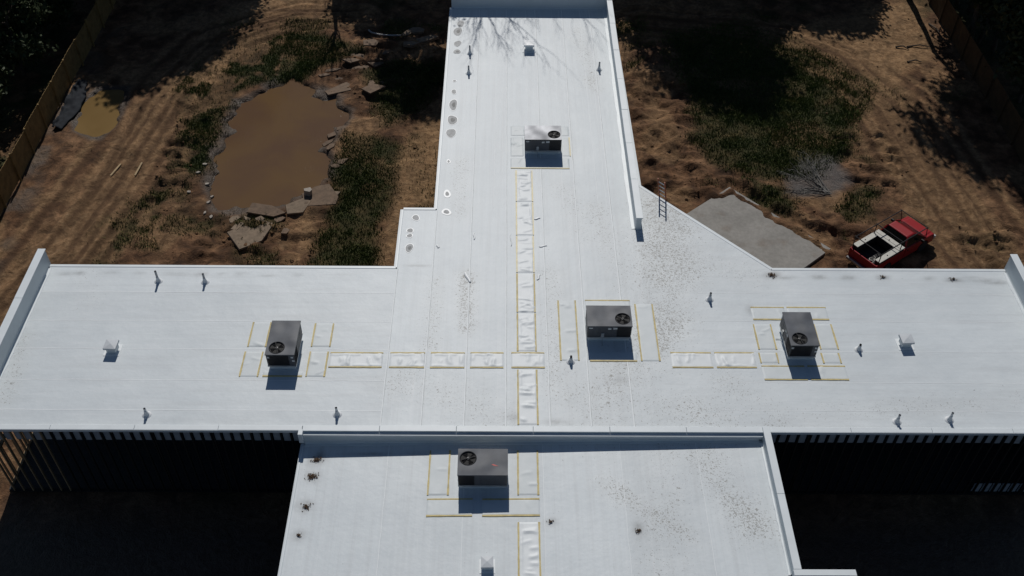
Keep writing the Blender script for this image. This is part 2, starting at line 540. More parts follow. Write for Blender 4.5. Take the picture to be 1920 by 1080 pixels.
def edge_noise(x, y):
    return (fbm(x, y, 2.6, 4, 1.0) - .5) * 3.4
def height(x, y):
    x = np.asarray(x, float)
    y = np.asarray(y, float)
    z = (fbm(x, y, 9, 3, 2) - .5) * .35 + (fbm(x, y, 2.0, 3, 5) - .5) * .20 + (fbm(x, y, .7, 2, 15) - .5) * .13
    ro_ = np.zeros(x.shape)
    for p in ROUGH:
        ro_ = np.maximum(ro_, sm(.9, -.6, polydist(x, y, p) + edge_noise(x, y) * .4))
    rid = 1 - np.abs(fbm(x * 1.0, y * 1.6, 1.5, 3, 8) - .5) * 4
    fr = fbm(x + 0.4 * y, y * 1.9, 1.5, 4, 18)
    scarp = sm(.42, .47, fr) * .11 + sm(.50, .55, fr) * .12 + sm(.58, .62, fr) * .10
    z = z + ro_ * (np.clip(rid, -1, 1) * .10 + (fbm(x, y, .6, 2, 11) - .5) * .20 + scarp - .15)
    for rd in (ROADL, ROADR):
        d = linedist(x, y, rd) + (fbm(x, y, 5, 2, 4) - .5) * .4
        for off, wd in ((.75, .2), (1.15, .14), (1.9, .2), (.25, .16)):
            z = z - .10 * np.exp(-((d - off) / wd) ** 2)
            z = z + .045 * np.exp(-((d - off - wd * 1.7) / wd) ** 2)
    dp = polydist(x, y, POND) + edge_noise(x, y) * .26 + (fbm(x, y, .9, 3, 44) - .5) * 1.5
    z = np.where(dp < 2.5, z * sm(-.4, 2.5, dp) + 0.02, z)
    z = z - .75 * sm(.45, -1.2, dp)
    dq = polydist(x, y, PUDDLE) + edge_noise(x, y) * .15 + (fbm(x, y, .8, 3, 45) - .5) * .9
    z = np.where(dq < 1.5, z * sm(-.2, 1.5, dq), z) - .22 * sm(.3, -.5, dq)
    # level under and in front of the building, and under the pad
    lv = sm(.4, 1.4, polydist(x, y, [(-22, 5), (-22, 34.3), (-5, 34.3), (-5, 38.5), (-3.6, 38.5), (-3.6, 58.5), (7.1, 58.5), (7.1, 40.5), (13.0, 34.3), (24.6, 34.3), (24.6, 5)]))
    lv = lv * sm(.0, .8, polydist(x, y, [(10.1, 42.8), (13.2, 45.45), (18.05, 40.1), (15.5, 37.5), (10, 37)]))
    z = z * lv - .02 * (1 - lv)
    db = linedist(x, y, [(12.6, 45.1), (13.35, 45.7), (18.3, 40.35)]) - .58 + (fbm(x, y, .8, 3, 66) - .5) * .6
    z = z + .30 * np.exp(-(db / .32) ** 2) * (.4 + fbm(x, y, .5, 2, 67))
    return z

# ------------------------------------------------------------------ ground
def axis(lo, hi, step, outer):
    core = list(np.arange(lo, hi + 1e-6, step))
    a, b, s_ = [], [], step
    x = hi
    while x < outer:
        s_ = min(s_ * 1.22, 80)
        x += s_
        b.append(x)
    s_ = step
    x = lo
    while x > -outer:
        s_ = min(s_ * 1.22, 80)
        x -= s_
        a.append(x)
    return np.array(a[::-1] + core + b)
gx = axis(-33, 34, .14, 900)
gy = axis(34, 67.5, .14, 900)
GX, GY = np.meshgrid(gx, gy, indexing='ij')
GZ = height(GX, GY)
nx, ny = GX.shape
co = np.stack([GX, GY, GZ], -1).reshape(-1, 3)
ii = np.arange(nx * ny).reshape(nx, ny)
quads = np.stack([ii[:-1, :-1], ii[1:, :-1], ii[1:, 1:], ii[:-1, 1:]], -1).reshape(-1, 4)
def grid_mesh(name, co, quads, smooth=True):
    me = bpy.data.meshes.new(name)
    me.vertices.add(len(co))
    me.vertices.foreach_set('co', np.asarray(co, np.float32).ravel())
    me.loops.add(quads.size)
    me.loops.foreach_set('vertex_index', np.asarray(quads, np.int32).ravel())
    k = quads.shape[1]
    me.polygons.add(len(quads))
    me.polygons.foreach_set('loop_start', np.arange(0, quads.size, k, dtype=np.int32))
    me.polygons.foreach_set('loop_total', np.full(len(quads), k, np.int32))
    if smooth:
        me.polygons.foreach_set('use_smooth', np.ones(len(quads), bool))
    me.update(calc_edges=True)
    return me
me = grid_mesh('ground', co, quads)
en = edge_noise(GX, GY)
mg = np.zeros(GX.shape)
for p in GRASS:
    mg = np.maximum(mg, sm(.5, -.7, polydist(GX, GY, p) + en * .55))
mg = np.maximum(mg, .6 * sm(.62, .75, fbm(GX, GY, 3.5, 4, 21)))
out = np.maximum(sm(-28.6, -29.4, GX), sm(31.6, 32.4, GX))
mg = np.maximum(mg, np.maximum(out, sm(68, 72, GY)) * .9)
ms = np.zeros(GX.shape)
for p in SAND:
    ms = np.maximum(ms, sm(.7, -.7, polydist(GX, GY, p) + en * .4))
for rd in (ROADL, ROADR):
    d = linedist(GX, GY, rd)
    ms = np.maximum(ms, .75 * sm(2.6, 1.4, d + en * .4))
    uu = GX - .17 * GY if rd is ROADL else d
    st_ = vnoise(uu, GY * .06, .33, 12) * .6 + vnoise(uu, GY * .1, .15, 14) * .4
    ms = np.clip(ms + sm(3.4, 1.5, d) * (st_ - .5) * 1.3, 0, 1)
ms = np.maximum(ms, .6 * sm(.57, .66, fbm(GX, GY, 3.2, 4, 33)))
mg = mg * (1 - .8 * ms) * np.where(GX < -15, .25 + .75 * sm(.42, .58, fbm(GX, GY, 1.3, 3, 77)), .72 + .28 * sm(.34, .56, fbm(GX, GY, 1.3, 3, 77)))
mw = np.maximum(sm(.2, .45, vnoise(GX, GY, 2.2, 91)) * sm(.9, -.1, polydist(GX, GY, POND) + en * .26 + (fbm(GX, GY, .9, 3, 44) - .5) * 1.5), sm(.5, 0, polydist(GX, GY, PUDDLE) + en * .18))
mw = np.maximum(mw, .7 * sm(-26.2, -27.6, GX) * sm(-30, -28.5, GX) * sm(.4, .6, fbm(GX, GY, 2, 3, 40)))
court = sm(24.6, 24.2, GY) * sm(-21.8, -21.0, GX)  # court soil coloured darker where the building's shade falls
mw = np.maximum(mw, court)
ma = sm(.5, -.4, polydist(GX, GY, ASH) + en * .4) * .8
rut = np.zeros(GX.shape)
wob = (fbm(GX, GY, 4, 2, 81) - .5) * .5
for rd, offs in ((ROADL, (0, 1.7, -1.9, .9)), (ROADR, (0, 1.5, -1.3, 2.6))):
    for q_, dx in enumerate(offs):
        d = linedist(GX, GY, [(a + dx, b) for a, b in rd]) + wob
        brk = sm(.30, .52, vnoise(GX * .3 + q_, GY * .3, 1.6, 83 + q_))
        rut = np.maximum(rut, np.exp(-((d - .72) / .22) ** 2) * brk)
        if q_ == 0:
            rut = np.maximum(rut, .5 * np.exp(-(d / .35) ** 2))
        ms = np.maximum(ms, .8 * np.exp(-((d - 1.25) / .25) ** 2) * brk)
d = linedist(GX, GY, ROADR) + wob
rut = np.maximum(rut, .6 * sm(3.2, 1.0, d) * sm(.55, .8, np.sin(d * 14 + 3 * fbm(GX, GY, 3, 2, 88))))
rut = rut * (1 - mg * .8)
at = me.attributes.new('rut', 'FLOAT', 'POINT')
at.data.foreach_set('value', rut.astype(np.float32).ravel())
ca = me.color_attributes.new('mask', 'FLOAT_COLOR', 'POINT')
ca.data.foreach_set('color', np.stack([mg, ms, mw, ma], -1).astype(np.float32).ravel())
me.materials.append(MAT['soil'])
ground = bpy.data.objects.new('ground', me)
COL.objects.link(ground)
struct(ground)
def gz(x, y):
    return float(height(np.array([x]), np.array([y]))[0])

def sheet_of(name, poly, z, mat, grow):
    cx = sum(p[0] for p in poly) / len(poly)
    cy = sum(p[1] for p in poly) / len(poly)
    vs = []
    for (x, y) in poly:
        d = math.hypot(x - cx, y - cy)
        vs.append((cx + (x - cx) * (d + grow) / d, cy + (y - cy) * (d + grow) / d, z))
    me = bpy.data.meshes.new(name)
    me.from_pydata(vs, [], [tuple(range(len(vs)))])
    me.materials.append(MAT[mat])
    o = bpy.data.objects.new(name, me)
    COL.objects.link(o)
    return struct(o)
pw = sheet_of('pond_water', POND[::-1], -.20, 'pond', 1.0)
qw = sheet_of('puddle_water', PUDDLE[::-1], -.085, 'puddle', .5)

# ------------------------------------------------------------------ building
B = empty('flat_roof_building', (0, 0, 0))
tag(B, 'large cross-shaped building with white flat roof and open stud walls in front', 'building')
def part(mb, name, mat, **kw):
    return mb.build(name, mat, B, **kw)
def zlow(x):                                     # the near roof falls to its left edge
    return ROOF - .72 + .36 * (x + 8.1) / 18.8

# dirt lines: (x0,y0,x1,y1,radius,strength)
DIRT = [(8.2, 38.0, 7.6, 33.5, 2.0, 1.0), (7.6, 33.5, 6.9, 29.5, 1.7, .85), (7.0, 30, 4.2, 25.4, 2.2, .6), (9.5, 34.5, 11.8, 33.6, 1.2, .5),
        (5.3, 49, 4.6, 55, .7, .72), (4.6, 38.2, 5.6, 33, 1.0, .55), (2.2, 33.5, 2.2, 26.0, .8, .55), (-1.7, 33.5, -1.6, 30.2, .55, .9),
        (-3.1, 33, -3.2, 29, .6, .5), (-4, 27, 0, 25.2, 1.4, .55), (3.0, 26.5, 9, 25.2, 1.5, .6), (-2.2, 42, -2.2, 38, .7, .55),
        (-19.5, 33.4, -18.5, 31.5, .9, .35), (8.2, 23.5, 9.6, 20.4, 1.2, .8), (4.0, 22.3, 7.0, 20.0, .6, .7), (6.8, 24, 5.8, 18, 1.2, .55), (12, 25.4, 22, 26.2, .8, .45),
        (3.0, 40, 4.2, 36, .9, .45), (-21.0, 29.5, -20.6, 26.0, .5, .6), (9.5, 27, 11.5, 25, 1.2, .5)]
# smudges: (x,y,rx,ry,strength)
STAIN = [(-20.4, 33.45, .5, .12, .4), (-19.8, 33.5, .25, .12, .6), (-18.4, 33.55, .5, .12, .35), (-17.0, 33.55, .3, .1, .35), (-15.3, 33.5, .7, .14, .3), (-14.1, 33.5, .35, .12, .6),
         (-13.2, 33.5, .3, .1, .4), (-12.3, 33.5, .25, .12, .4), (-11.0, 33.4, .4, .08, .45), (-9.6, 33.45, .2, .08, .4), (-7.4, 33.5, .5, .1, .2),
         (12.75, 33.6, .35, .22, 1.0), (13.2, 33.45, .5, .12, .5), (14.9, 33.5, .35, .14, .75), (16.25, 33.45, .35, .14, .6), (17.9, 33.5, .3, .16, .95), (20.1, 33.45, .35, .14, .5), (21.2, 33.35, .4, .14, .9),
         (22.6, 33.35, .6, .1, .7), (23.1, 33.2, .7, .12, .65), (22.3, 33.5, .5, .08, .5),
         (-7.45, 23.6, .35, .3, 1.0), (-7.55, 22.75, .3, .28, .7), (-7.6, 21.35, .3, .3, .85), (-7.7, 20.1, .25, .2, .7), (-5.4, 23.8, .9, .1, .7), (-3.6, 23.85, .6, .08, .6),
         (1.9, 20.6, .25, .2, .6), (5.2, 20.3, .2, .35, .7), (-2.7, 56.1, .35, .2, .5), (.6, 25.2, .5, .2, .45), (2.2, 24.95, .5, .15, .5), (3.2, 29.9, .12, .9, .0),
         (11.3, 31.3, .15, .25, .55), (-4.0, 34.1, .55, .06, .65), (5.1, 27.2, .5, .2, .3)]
def roof_fields(x, y):
    d = np.zeros(x.shape)
    for (x0, y0, x1, y1, r_, s_) in DIRT:
        d = np.maximum(d, s_ * np.exp(-(linedist(x, y, [(x0, y0), (x1, y1)]) / r_) ** 2))
    d = np.clip(d * (.55 + .9 * fbm(x, y, 1.6, 3, 50)) + .10, 0, 1)
    st = np.zeros(x.shape)
    for (cx, cy, rx, ry, s_) in STAIN:
        wob = 1 + .9 * (vnoise(x, y, .35, 60) - .5)
        st = np.maximum(st, s_ * np.exp(-(((x - cx) / rx) ** 2 + ((y - cy) / ry) ** 2) * wob))
    return d, st
def sheet(x0, y0, x1, y1, right=None, zf=None, lift=.0, step=.13, mat='tpo'):
    nu = max(2, int(math.ceil((x1 - x0) / step)) + 1)
    nv = max(2, int(math.ceil((y1 - y0) / step)) + 1)
    u = np.linspace(0, 1, nu)
    yv = np.linspace(y0, y1, nv)
    U, Y = np.meshgrid(u, yv, indexing='ij')
    xr = np.full(Y.shape, x1) if right is None else np.vectorize(right)(Y)
    X = x0 + (xr - x0) * U
    Z = (np.full(X.shape, ROOF) if zf is None else zf(X)) + lift
    # the sheet lies a little uneven
    Z = Z + .005 * (fbm(X, Y, 1.5, 3, 70) - .5)
    co = np.stack([X, Y, Z], -1).reshape(-1, 3)
    ix = np.arange(nu * nv).reshape(nu, nv)
    q = np.stack([ix[:-1, :-1], ix[1:, :-1], ix[1:, 1:], ix[:-1, 1:]], -1).reshape(-1, 4)
    me = grid_mesh('membrane_sheet', co, q)
    d, st = roof_fields(X, Y)
    for nm, arr in (('dirt', d), ('stain', st)):
        at = me.attributes.new(nm, 'FLOAT', 'POINT')
        at.data.foreach_set('value', arr.astype(np.float32).ravel())
    me.materials.append(MAT[mat])
    o = bpy.data.objects.new('membrane_sheet', me)
    COL.objects.link(o)
    o.parent = B
    return o
def seam(x0, y0, x1, y1, zf=None, w=.045):
    mb = MB()
    n = max(2, int(math.hypot(x1 - x0, y1 - y0) / .5))
    L = math.hypot(x1 - x0, y1 - y0)
    px, py = -(y1 - y0) / L, (x1 - x0) / L
    vs, fs = [], []
    rr = random.Random(int(x0 * 97 + y0 * 31))
    for i in range(n + 1):
        a = i / n
        jx = rr.uniform(-.012, .012)
        x, y = x0 + (x1 - x0) * a + px * jx, y0 + (y1 - y0) * a + py * jx
        z = (ROOF if zf is None else zf(x)) + (.0065 if w > .035 else .0042)
        for s_, dz in ((-1, -.0045 if w > .035 else -.0018), (-.5, 0), (.5, 0), (1, -.0045 if w > .035 else -.0018)):
            vs.append((x + px * w / 2 * s_, y + py * w / 2 * s_, z + dz))
    for i in range(n):
        for k in range(3):
            fs.append((i * 4 + k, i * 4 + k + 1, i * 4 + 5 + k, i * 4 + 4 + k))
    mb.add(vs, fs)
    o = part(mb, 'lap_seam', 'seam')
    if w > .035:  # thin strip painted along one side of the lap as its shadow
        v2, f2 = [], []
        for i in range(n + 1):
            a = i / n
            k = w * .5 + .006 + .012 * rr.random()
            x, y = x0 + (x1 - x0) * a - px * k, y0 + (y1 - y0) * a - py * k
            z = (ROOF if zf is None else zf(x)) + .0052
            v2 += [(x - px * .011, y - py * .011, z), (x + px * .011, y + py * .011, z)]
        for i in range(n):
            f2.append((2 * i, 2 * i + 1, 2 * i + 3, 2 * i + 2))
        MB().add(v2, f2).build('lap_shadow', 'lapshade', o)
    return o

# membrane sheets with their laps
ROWL = [24.72, 25.5, 27.1, 28.85, 30.5, 32.3, 33.9]
for a, b in zip(ROWL[:-1], ROWL[1:]):
    sheet(-21.3, a, -4.98, b)
for y in ROWL[1:-1]:
    seam(-21.2, y, -5.0, y, w=.03)
CX = [-4.98, -3.33, -1.57, .15, 1.97, 3.66, 5.42, 6.72]
for i, (a, b) in enumerate(zip(CX[:-1], CX[1:])):
    sheet(a, 24.72, b, 38.12 if i == 0 else 57.8, mat='tpo_long')
    if i:
        seam(a, 24.75, a, 38.1 if i == 1 else 57.7, w=.05)
        if i > 1:
            seam(a - .62, 38.4, a - .62, 57.6, w=.022)
            seam(a - .20, 38.4, a - .20, 57.6, w=.018)
seam(-4.98, 24.75, -4.98, 33.9, w=.045)
def diag(y):
    return 6.98 + (40.08 - y) * (12.71 - 6.98) / (40.08 - 33.95) if y > 33.95 else 23.85
ROWR = [24.72, 25.6, 27.1, 28.85, 30.65, 32.4, 33.95]
for a, b in zip(ROWR[:-1], ROWR[1:]):
    sheet(6.72, a, 23.85, b)
for y in ROWR[1:-1]:
    seam(9.0, y, 23.8, y, w=.022)
sheet(6.72, 33.95, 7, 40.08, right=lambda y: diag(y + 1e-6) if y < 33.9501 else diag(y))
# the lower roof in front
LX = [-8.12, -4.6, -1.5, 1.65, 4.8, 7.9, 10.62]
for a, b in zip(LX[:-1], LX[1:]):
    sheet(a, 9.0, b, 24.33, zf=lambda x: zlow(x), mat='tpo_long')
for x in LX[1:-1]:
    seam(x, 9.0, x, 24.3, zf=lambda x: zlow(x) , w=.02)
sheet(10.62, 9.0, 12.6, 18.05, zf=lambda x: zlow(x))

# decks, fascias
mb = MB()
mb.span(-21.35, 24.60, ROOF - .30, 23.9, 33.93, ROOF - .02)
part(mb, 'roof_deck', 'wall')
mb = MB().prism([(-5.0, 33.935), (12.73, 33.935), (6.98, 40.1), (6.80, 40.1), (6.80, 57.85), (-3.33, 57.85), (-3.33, 38.16), (-5.0, 38.16)], ROOF - .30, ROOF - .02)
part(mb, 'roof_deck', 'wall')
mb = MB()
vs = []
for (x, y) in ((-8.14, 8.9), (12.6, 8.9), (12.6, 18.1), (10.66, 18.1), (10.66, 24.36), (-8.14, 24.36)):
    vs.append((x, y, zlow(x) - .30))
for (x, y) in ((-8.14, 8.9), (12.6, 8.9), (12.6, 18.1), (10.66, 18.1), (10.66, 24.36), (-8.14, 24.36)):
    vs.append((x, y, zlow(x) - .02))
mb.add(vs, [tuple(range(5, -1, -1)), tuple(range(6, 12))] + [(i, (i + 1) % 6, 6 + (i + 1) % 6, 6 + i) for i in range(6)])
part(mb, 'roof_deck', 'wall')

def edge_strip(a, b, zf=None, top=.014, w=.15, drop=.24, name='drip_edge'):
    """metal edge along a roof side: raised lip and fascia drop"""
    ax, ay = a
    bx, by = b
    L = math.hypot(bx - ax, by - ay)
    dx, dy = (bx - ax) / L, (by - ay) / L
    px, py = -dy, dx
    vs = []
    za, zb = (ROOF, ROOF) if zf is None else (zf(ax), zf(bx))
    for (x, y, z) in ((ax, ay, za), (bx, by, zb)):
        for (o_, h_) in ((-w, .008), (-w * .4, top), (.0, top), (.03, top - .02), (.03, -drop)):
            vs.append((x + px * o_, y + py * o_, z + h_))
    fs = [(k, k + 1, k + 6, k + 5) for k in range(4)]
    fs = [q[::-1] for q in fs]
    return part(MB().add(vs, fs), name, 'coping')
edge_strip((-5.0, 33.93), (-21.35, 33.93))
edge_strip((-5.0, 38.16), (-5.0, 33.93))
edge_strip((-3.33, 38.16), (-5.0, 38.16))
edge_strip((-3.33, 57.85), (-3.33, 38.16))
edge_strip((6.98, 40.1), (6.80, 57.85))
edge_strip((12.73, 33.95), (6.98, 40.1))
edge_strip((23.9, 33.95), (12.73, 33.95))
edge_strip((-8.14, 24.36), (-8.14, 8.9), zf=zlow, top=.02, w=.1)

def wallrun(name, x0, y0, x1, y1, z0, z1, mat='parapet', bevel=.012):
    return part(MB().span(x0, y0, z0, x1, y1, z1), name, mat, bevel=bevel)
def coping(x0, y0, x1, y1, z, h=.05):
    lx = (x1 - x0) > (y1 - y0)
    L = (x1 - x0) if lx else (y1 - y0)
    n = max(1, round(L / 3.05))
    rr = random.Random(int(x0 * 31 + y0 * 17))
    for i in range(n):
        a, b = i / n * L + .005, (i + 1) / n * L - .005
        dz, dw = rr.uniform(-.004, .004), rr.uniform(-.006, .006)
        if lx:
            m_ = MB().span(x0 + a, y0 + dw, z, x0 + b, y1 + dw, z + h + dz)
        else:
            m_ = MB().span(x0 + dw, y0 + a, z, x1 + dw, y0 + b, z + h + dz)
        part(m_, 'coping', 'coping', bevel=.012)
# end parapets of the long wing
wallrun('parapet', -21.62, 24.62, -21.34, 34.15, ROOF - .3, ROOF + .86)
coping(-21.67, 24.58, -21.31, 34.20, ROOF + .86)
wallrun('parapet', 23.88, 24.62, 24.14, 34.15, ROOF - .3, ROOF + .86)
coping(23.85, 24.58, 24.19, 34.20, ROOF + .86)
# side and end parapet of the far wing
wallrun('parapet', 6.52, 36.75, 6.78, 57.8, ROOF - .3, ROOF + .76)
coping(6.48, 36.70, 6.83, 57.76, ROOF + .76)
wallrun('parapet', -3.36, 57.805, 6.83, 58.1, ROOF - .3, ROOF + 1.03)
coping(-3.40, 57.77, 6.88, 58.14, ROOF + 1.03)
# cant strips at the feet of the parapets, welded flashing
def flash(x0, y0, x1, y1, nx_, ny_, zf=None, s_=.16):
    za = ROOF if zf is None else zf(x0)
    zb = ROOF if zf is None else zf(x1)
    n = 26
    vs, fs = [], []
    rr = random.Random(int(x0 * 13 + y0 * 7))
    for i in range(n + 1):
        a = i / n
        x, y, z = x0 + (x1 - x0) * a, y0 + (y1 - y0) * a, za + (zb - za) * a
        e = s_ * rr.uniform(.85, 1.15)
        vs += [(x + nx_ * .003, y + ny_ * .003, z + .09), (x + nx_ * .03, y + ny_ * .03, z + .025), (x + nx_ * e, y + ny_ * e, z + .014), (x + nx_ * (e + .01), y + ny_ * (e + .01), z - .005)]
    for i in range(n):
        for k in range(3):
            fs.append((i * 4 + k, i * 4 + k + 1, i * 4 + 5 + k, i * 4 + 4 + k))
    return part(MB().add(vs, fs), 'flashing', 'coping')
flash(-21.34, 24.75, -21.34, 33.8, 1, 0)
flash(23.88, 24.75, 23.88, 33.85, -1, 0)
flash(6.52, 36.8, 6.52, 57.8, -1, 0, s_=.2)
flash(6.6, 57.805, -3.2, 57.805, 0, -1)
# step from the long wing down to the lower roof
coping(-8.10, 24.44, 10.64, 24.72, ROOF - .03, .085)
part(MB().span(-8.12, 24.36, ROOF - 1.1, 10.66, 24.60, ROOF - .032), 'step_wall', 'parapet')
part(MB().span(-8.06, 24.30, ROOF - .14, 10.62, 24.358, ROOF - .055), 'step_coping', 'coping', bevel=.01)
flash(10.5, 24.36, -8.05, 24.36, 0, -1, zf=zlow, s_=.12)
# front edge of the long wing left and right of the lower roof
coping(-21.70, 24.45, -8.104, 24.70, ROOF - .03, .10)
part(MB().span(-21.70, 24.435, ROOF - .08, -8.14, 24.449, ROOF + .06), 'fascia', 'coping')
coping(10.92, 24.45, 24.2, 24.70, ROOF - .03, .10)
part(MB().span(10.95, 24.435, ROOF - .08, 24.2, 24.449, ROOF + .06), 'fascia', 'coping')
part(MB().span(-8.25, 24.22, ROOF - .5, -8.06, 24.50, ROOF + .075), 'corner_block', 'coping', bevel=.015)
# parapet on the right side of the lower roof, with its step outward
wallrun('parapet', 10.64, 18.30, 10.88, 24.44, ROOF - .9, ROOF + .075)
coping(10.62, 18.28, 10.915, 24.70, ROOF + .075)
wallrun('parapet', 10.645, 18.05, 12.62, 18.285, ROOF - .9, ROOF + .075)
coping(10.60, 18.03, 12.88, 18.275, ROOF + .075)
wallrun('parapet', 12.62, 9.0, 12.84, 18.045, ROOF - .9, ROOF + .073)
coping(12.60, 8.95, 12.885, 18.025, ROOF + .075)
flash(10.64, 18.3, 10.64, 24.2, -1, 0, zf=zlow, s_=.10)

# floor slab, closed walls
part(MB().span(-21.5, 24.55, -.1, 24.0, 33.8, .06), 'floor_slab', 'slabfloor')
part(MB().span(-21.3, 33.62, .06, -4.9, 33.8, ROOF - .31), 'wall', 'wall')
part(MB().span(12.6, 33.62, .06, 23.7, 33.8, ROOF - .31), 'wall', 'wall')
part(MB().span(23.7, 24.75, .06, 23.88, 33.8, ROOF - .31), 'wall', 'wall')
part(MB().prism([(-4.9, 33.7), (12.6, 33.7), (6.88, 39.95), (6.7, 39.95), (6.7, 57.75), (-3.23, 57.75), (-3.23, 38.05), (-4.9, 38.05)], -.1, ROOF - .31), 'wall', 'wall')
part(MB().prism([(-7.9, 9.0), (12.4, 9.0), (12.4, 17.9), (10.5, 17.9), (10.5, 24.5), (-7.9, 24.5)], -.1, ROOF - 1.05), 'wall', 'wall')
part(MB().span(-7.9, 24.51, -.1, 10.5, 33.6, ROOF - .31), 'wall', 'wall')
# timber framing in the two courts
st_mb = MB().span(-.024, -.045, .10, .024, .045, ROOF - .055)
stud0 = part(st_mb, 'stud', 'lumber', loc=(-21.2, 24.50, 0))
stud1 = part(st_mb, 'stud', 'lumber_shaded', loc=(-17.95, 24.50, 0))
pn_mb = MB().span(-.135, -.012, ROOF - .78, .135, .012, ROOF - .06)
pan0 = part(pn_mb, 'sheathing_panel', 'sheath', loc=(-21.0, 24.575, 0))
rs = random.Random(4)
def frame(x0, x1):
    x = x0
    first = True
    while x < x1:
        if not (abs(x + 21.2) < 1e-6):
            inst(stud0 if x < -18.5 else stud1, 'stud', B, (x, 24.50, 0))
            if rs.random() < .12:
                inst(stud0 if x < -18.5 else stud1, 'stud', B, (x + .09, 24.50, 0))
        if x + .203 < x1 and abs(x + 21.2) > 1e-6:
            inst(pan0, 'sheathing_panel', B, (x + .203, 24.575 + rs.uniform(-.01, .01), rs.uniform(-.02, .02)))
        x += .406
frame(-21.2, -8.2)
frame(10.95, 23.8)
pan0.location.x = -21.0
part(MB().span(-21.3, 24.43, .06, -8.0, 24.57, .10), 'sill_plate', 'lumber_shaded')
part(MB().span(10.9, 24.43, .06, 23.7, 24.57, .10), 'sill_plate', 'lumber_shaded')
# low panels standing in for light on the floor behind the right court
for k in range(9):
    part(MB().span(20.6 + k * .406 + .03, 24.575, .12, 20.6 + k * .406 + .37, 24.60, .72), 'floor_light_panel', 'sheath')
# open left end: studs across the gable, blocking, window opening
for k in range(22):
    y = 24.95 + k * .406
    if 27.2 < y < 28.2:
        continue
    o = inst(stud0, 'stud', B, (-21.42, y, 0), R(90))
for (z, y0, y1) in ((.08, 24.8, 33.6), (2.15, 24.8, 30.2), (1.05, 26.9, 28.5), (3.1, 26.9, 31.5)):
    part(MB().span(-21.49, y0, z - .02, -21.35, y1, z + .02 + .05 * (z > .5)), 'blocking', 'lumber')
# an inner partition of studs
for k in range(9):
    inst(stud0, 'stud', B, (-20.9 + k * .406, 28.9, 0))
part(MB().span(-21.0, 28.83, 2.0, -17.5, 28.97, 2.06), 'blocking', 'lumber')

# ---- walkway pads
def pad(x0, y0, x1, y1, edges='lr', amp=1.0, seed=0, low=False, edge_mat='yellow'):
    rr = np.random.default_rng(seed + 100)
    w, h = x1 - x0, y1 - y0
    nu = max(6, int(w / .055))
    nv = max(6, int(h / .055))
    U, V = np.meshgrid(np.linspace(0, 1, nu), np.linspace(0, 1, nv), indexing='ij')
    X = x0 + U * w
    Y = y0 + V * h
    Z = np.zeros(X.shape)
    along = 'y' if h >= w else 'x'
    ln = max(w, h)
    nw = int(ln / .22 * amp) if amp > .3 else 2
    for _ in range(nw):
        c0 = rr.random()
        tilt = rr.uniform(-.14, .14) / max(ln, 1)
        bow = rr.uniform(-.35, .35) / max(ln, 1) * .5
        a_, b_ = (V, U) if along == 'y' else (U, V)
        d = (a_ - c0 - tilt * 2 * (b_ - .5) - bow * ((b_ - .5) ** 2 * 4 - .5)) * ln
        st = rr.uniform(0, .5)
        en_ = st + rr.uniform(.35, .8)
        msk = np.clip((b_ - st) / .12, 0, 1) * np.clip((en_ - b_) / .12, 0, 1)
        Z += rr.uniform(.014, .036) * np.exp(-(d / rr.uniform(.035, .075)) ** 2) * msk
    for _ in range(int(2 * amp)):                # bubbles running along the edge
        a_, b_ = (V, U) if along == 'y' else (U, V)
        e = rr.choice([.14, .86])
        Z += .022 * np.exp(-((b_ - e - .03 * np.sin(a_ * 18 + rr.uniform(0, 6))) * min(w, h) / .035) ** 2) * (np.abs(a_ - rr.random()) < .3)
    Z += .01 * amp * (fbm(X, Y, .35, 2, seed) - .3)
    pin = np.clip(np.minimum(np.minimum(U, 1 - U) * w, np.minimum(V, 1 - V) * h) / .07, 0, 1)
    base = (zlow(X) if low else ROOF)
    Z = base + .016 + np.maximum(Z, 0) * pin * (.35 + .65 * amp)
    Z = np.where(pin <= 0, base - .004, Z)
    ix = np.arange(nu * nv).reshape(nu, nv)
    q = np.stack([ix[:-1, :-1], ix[1:, :-1], ix[1:, 1:], ix[:-1, 1:]], -1).reshape(-1, 4)
    me = grid_mesh('walkway_pad', np.stack([X, Y, Z], -1).reshape(-1, 3), q)
    me.materials.append(MAT['pad' if amp > .65 else 'pad_flat'])
    o = bpy.data.objects.new('walkway_pad', me)
    COL.objects.link(o)
    o.parent = B
    zb = ROOF if not low else None
    def es(ax, ay, bx, by):
        n = max(2, int(math.hypot(bx - ax, by - ay) / .25))
        L = math.hypot(bx - ax, by - ay)
        px, py = -(by - ay) / L, (bx - ax) / L
        vs, fs = [], []
        for i in range(n + 1):
            a = i / n
            x, y = ax + (bx - ax) * a, ay + (by - ay) * a
            zz = (zlow(x) if low else ROOF) + .024
            wd = .034 * rr.uniform(.75, 1.2)
            for s_, dz in ((-1.15, -.03), (-1, 0), (1, 0), (1.15, -.03)):
                vs.append((x + px * wd * s_, y + py * wd * s_, zz + dz))
        for i in range(n):
            for k in range(3):
                fs.append((i * 4 + k, i * 4 + k + 1, i * 4 + 5 + k, i * 4 + 4 + k))
        fs += [(3, 2, 1, 0), (n * 4, n * 4 + 1, n * 4 + 2, n * 4 + 3)]
        MB().add(vs, fs).build('edge_strip', edge_mat, o)
    e = .03
    if 'l' in edges: es(x0 + e, y0 + .02, x0 + e, y1 - .02)
    if 'r' in edges: es(x1 - e, y0 + .02, x1 - e, y1 - .02)
    if 't' in edges: es(x0 + .02, y1 - e, x1 - .02, y1 - e)
    if 'b' in edges: es(x0 + .02, y0 + e, x1 - .02, y0 + e)
    return o
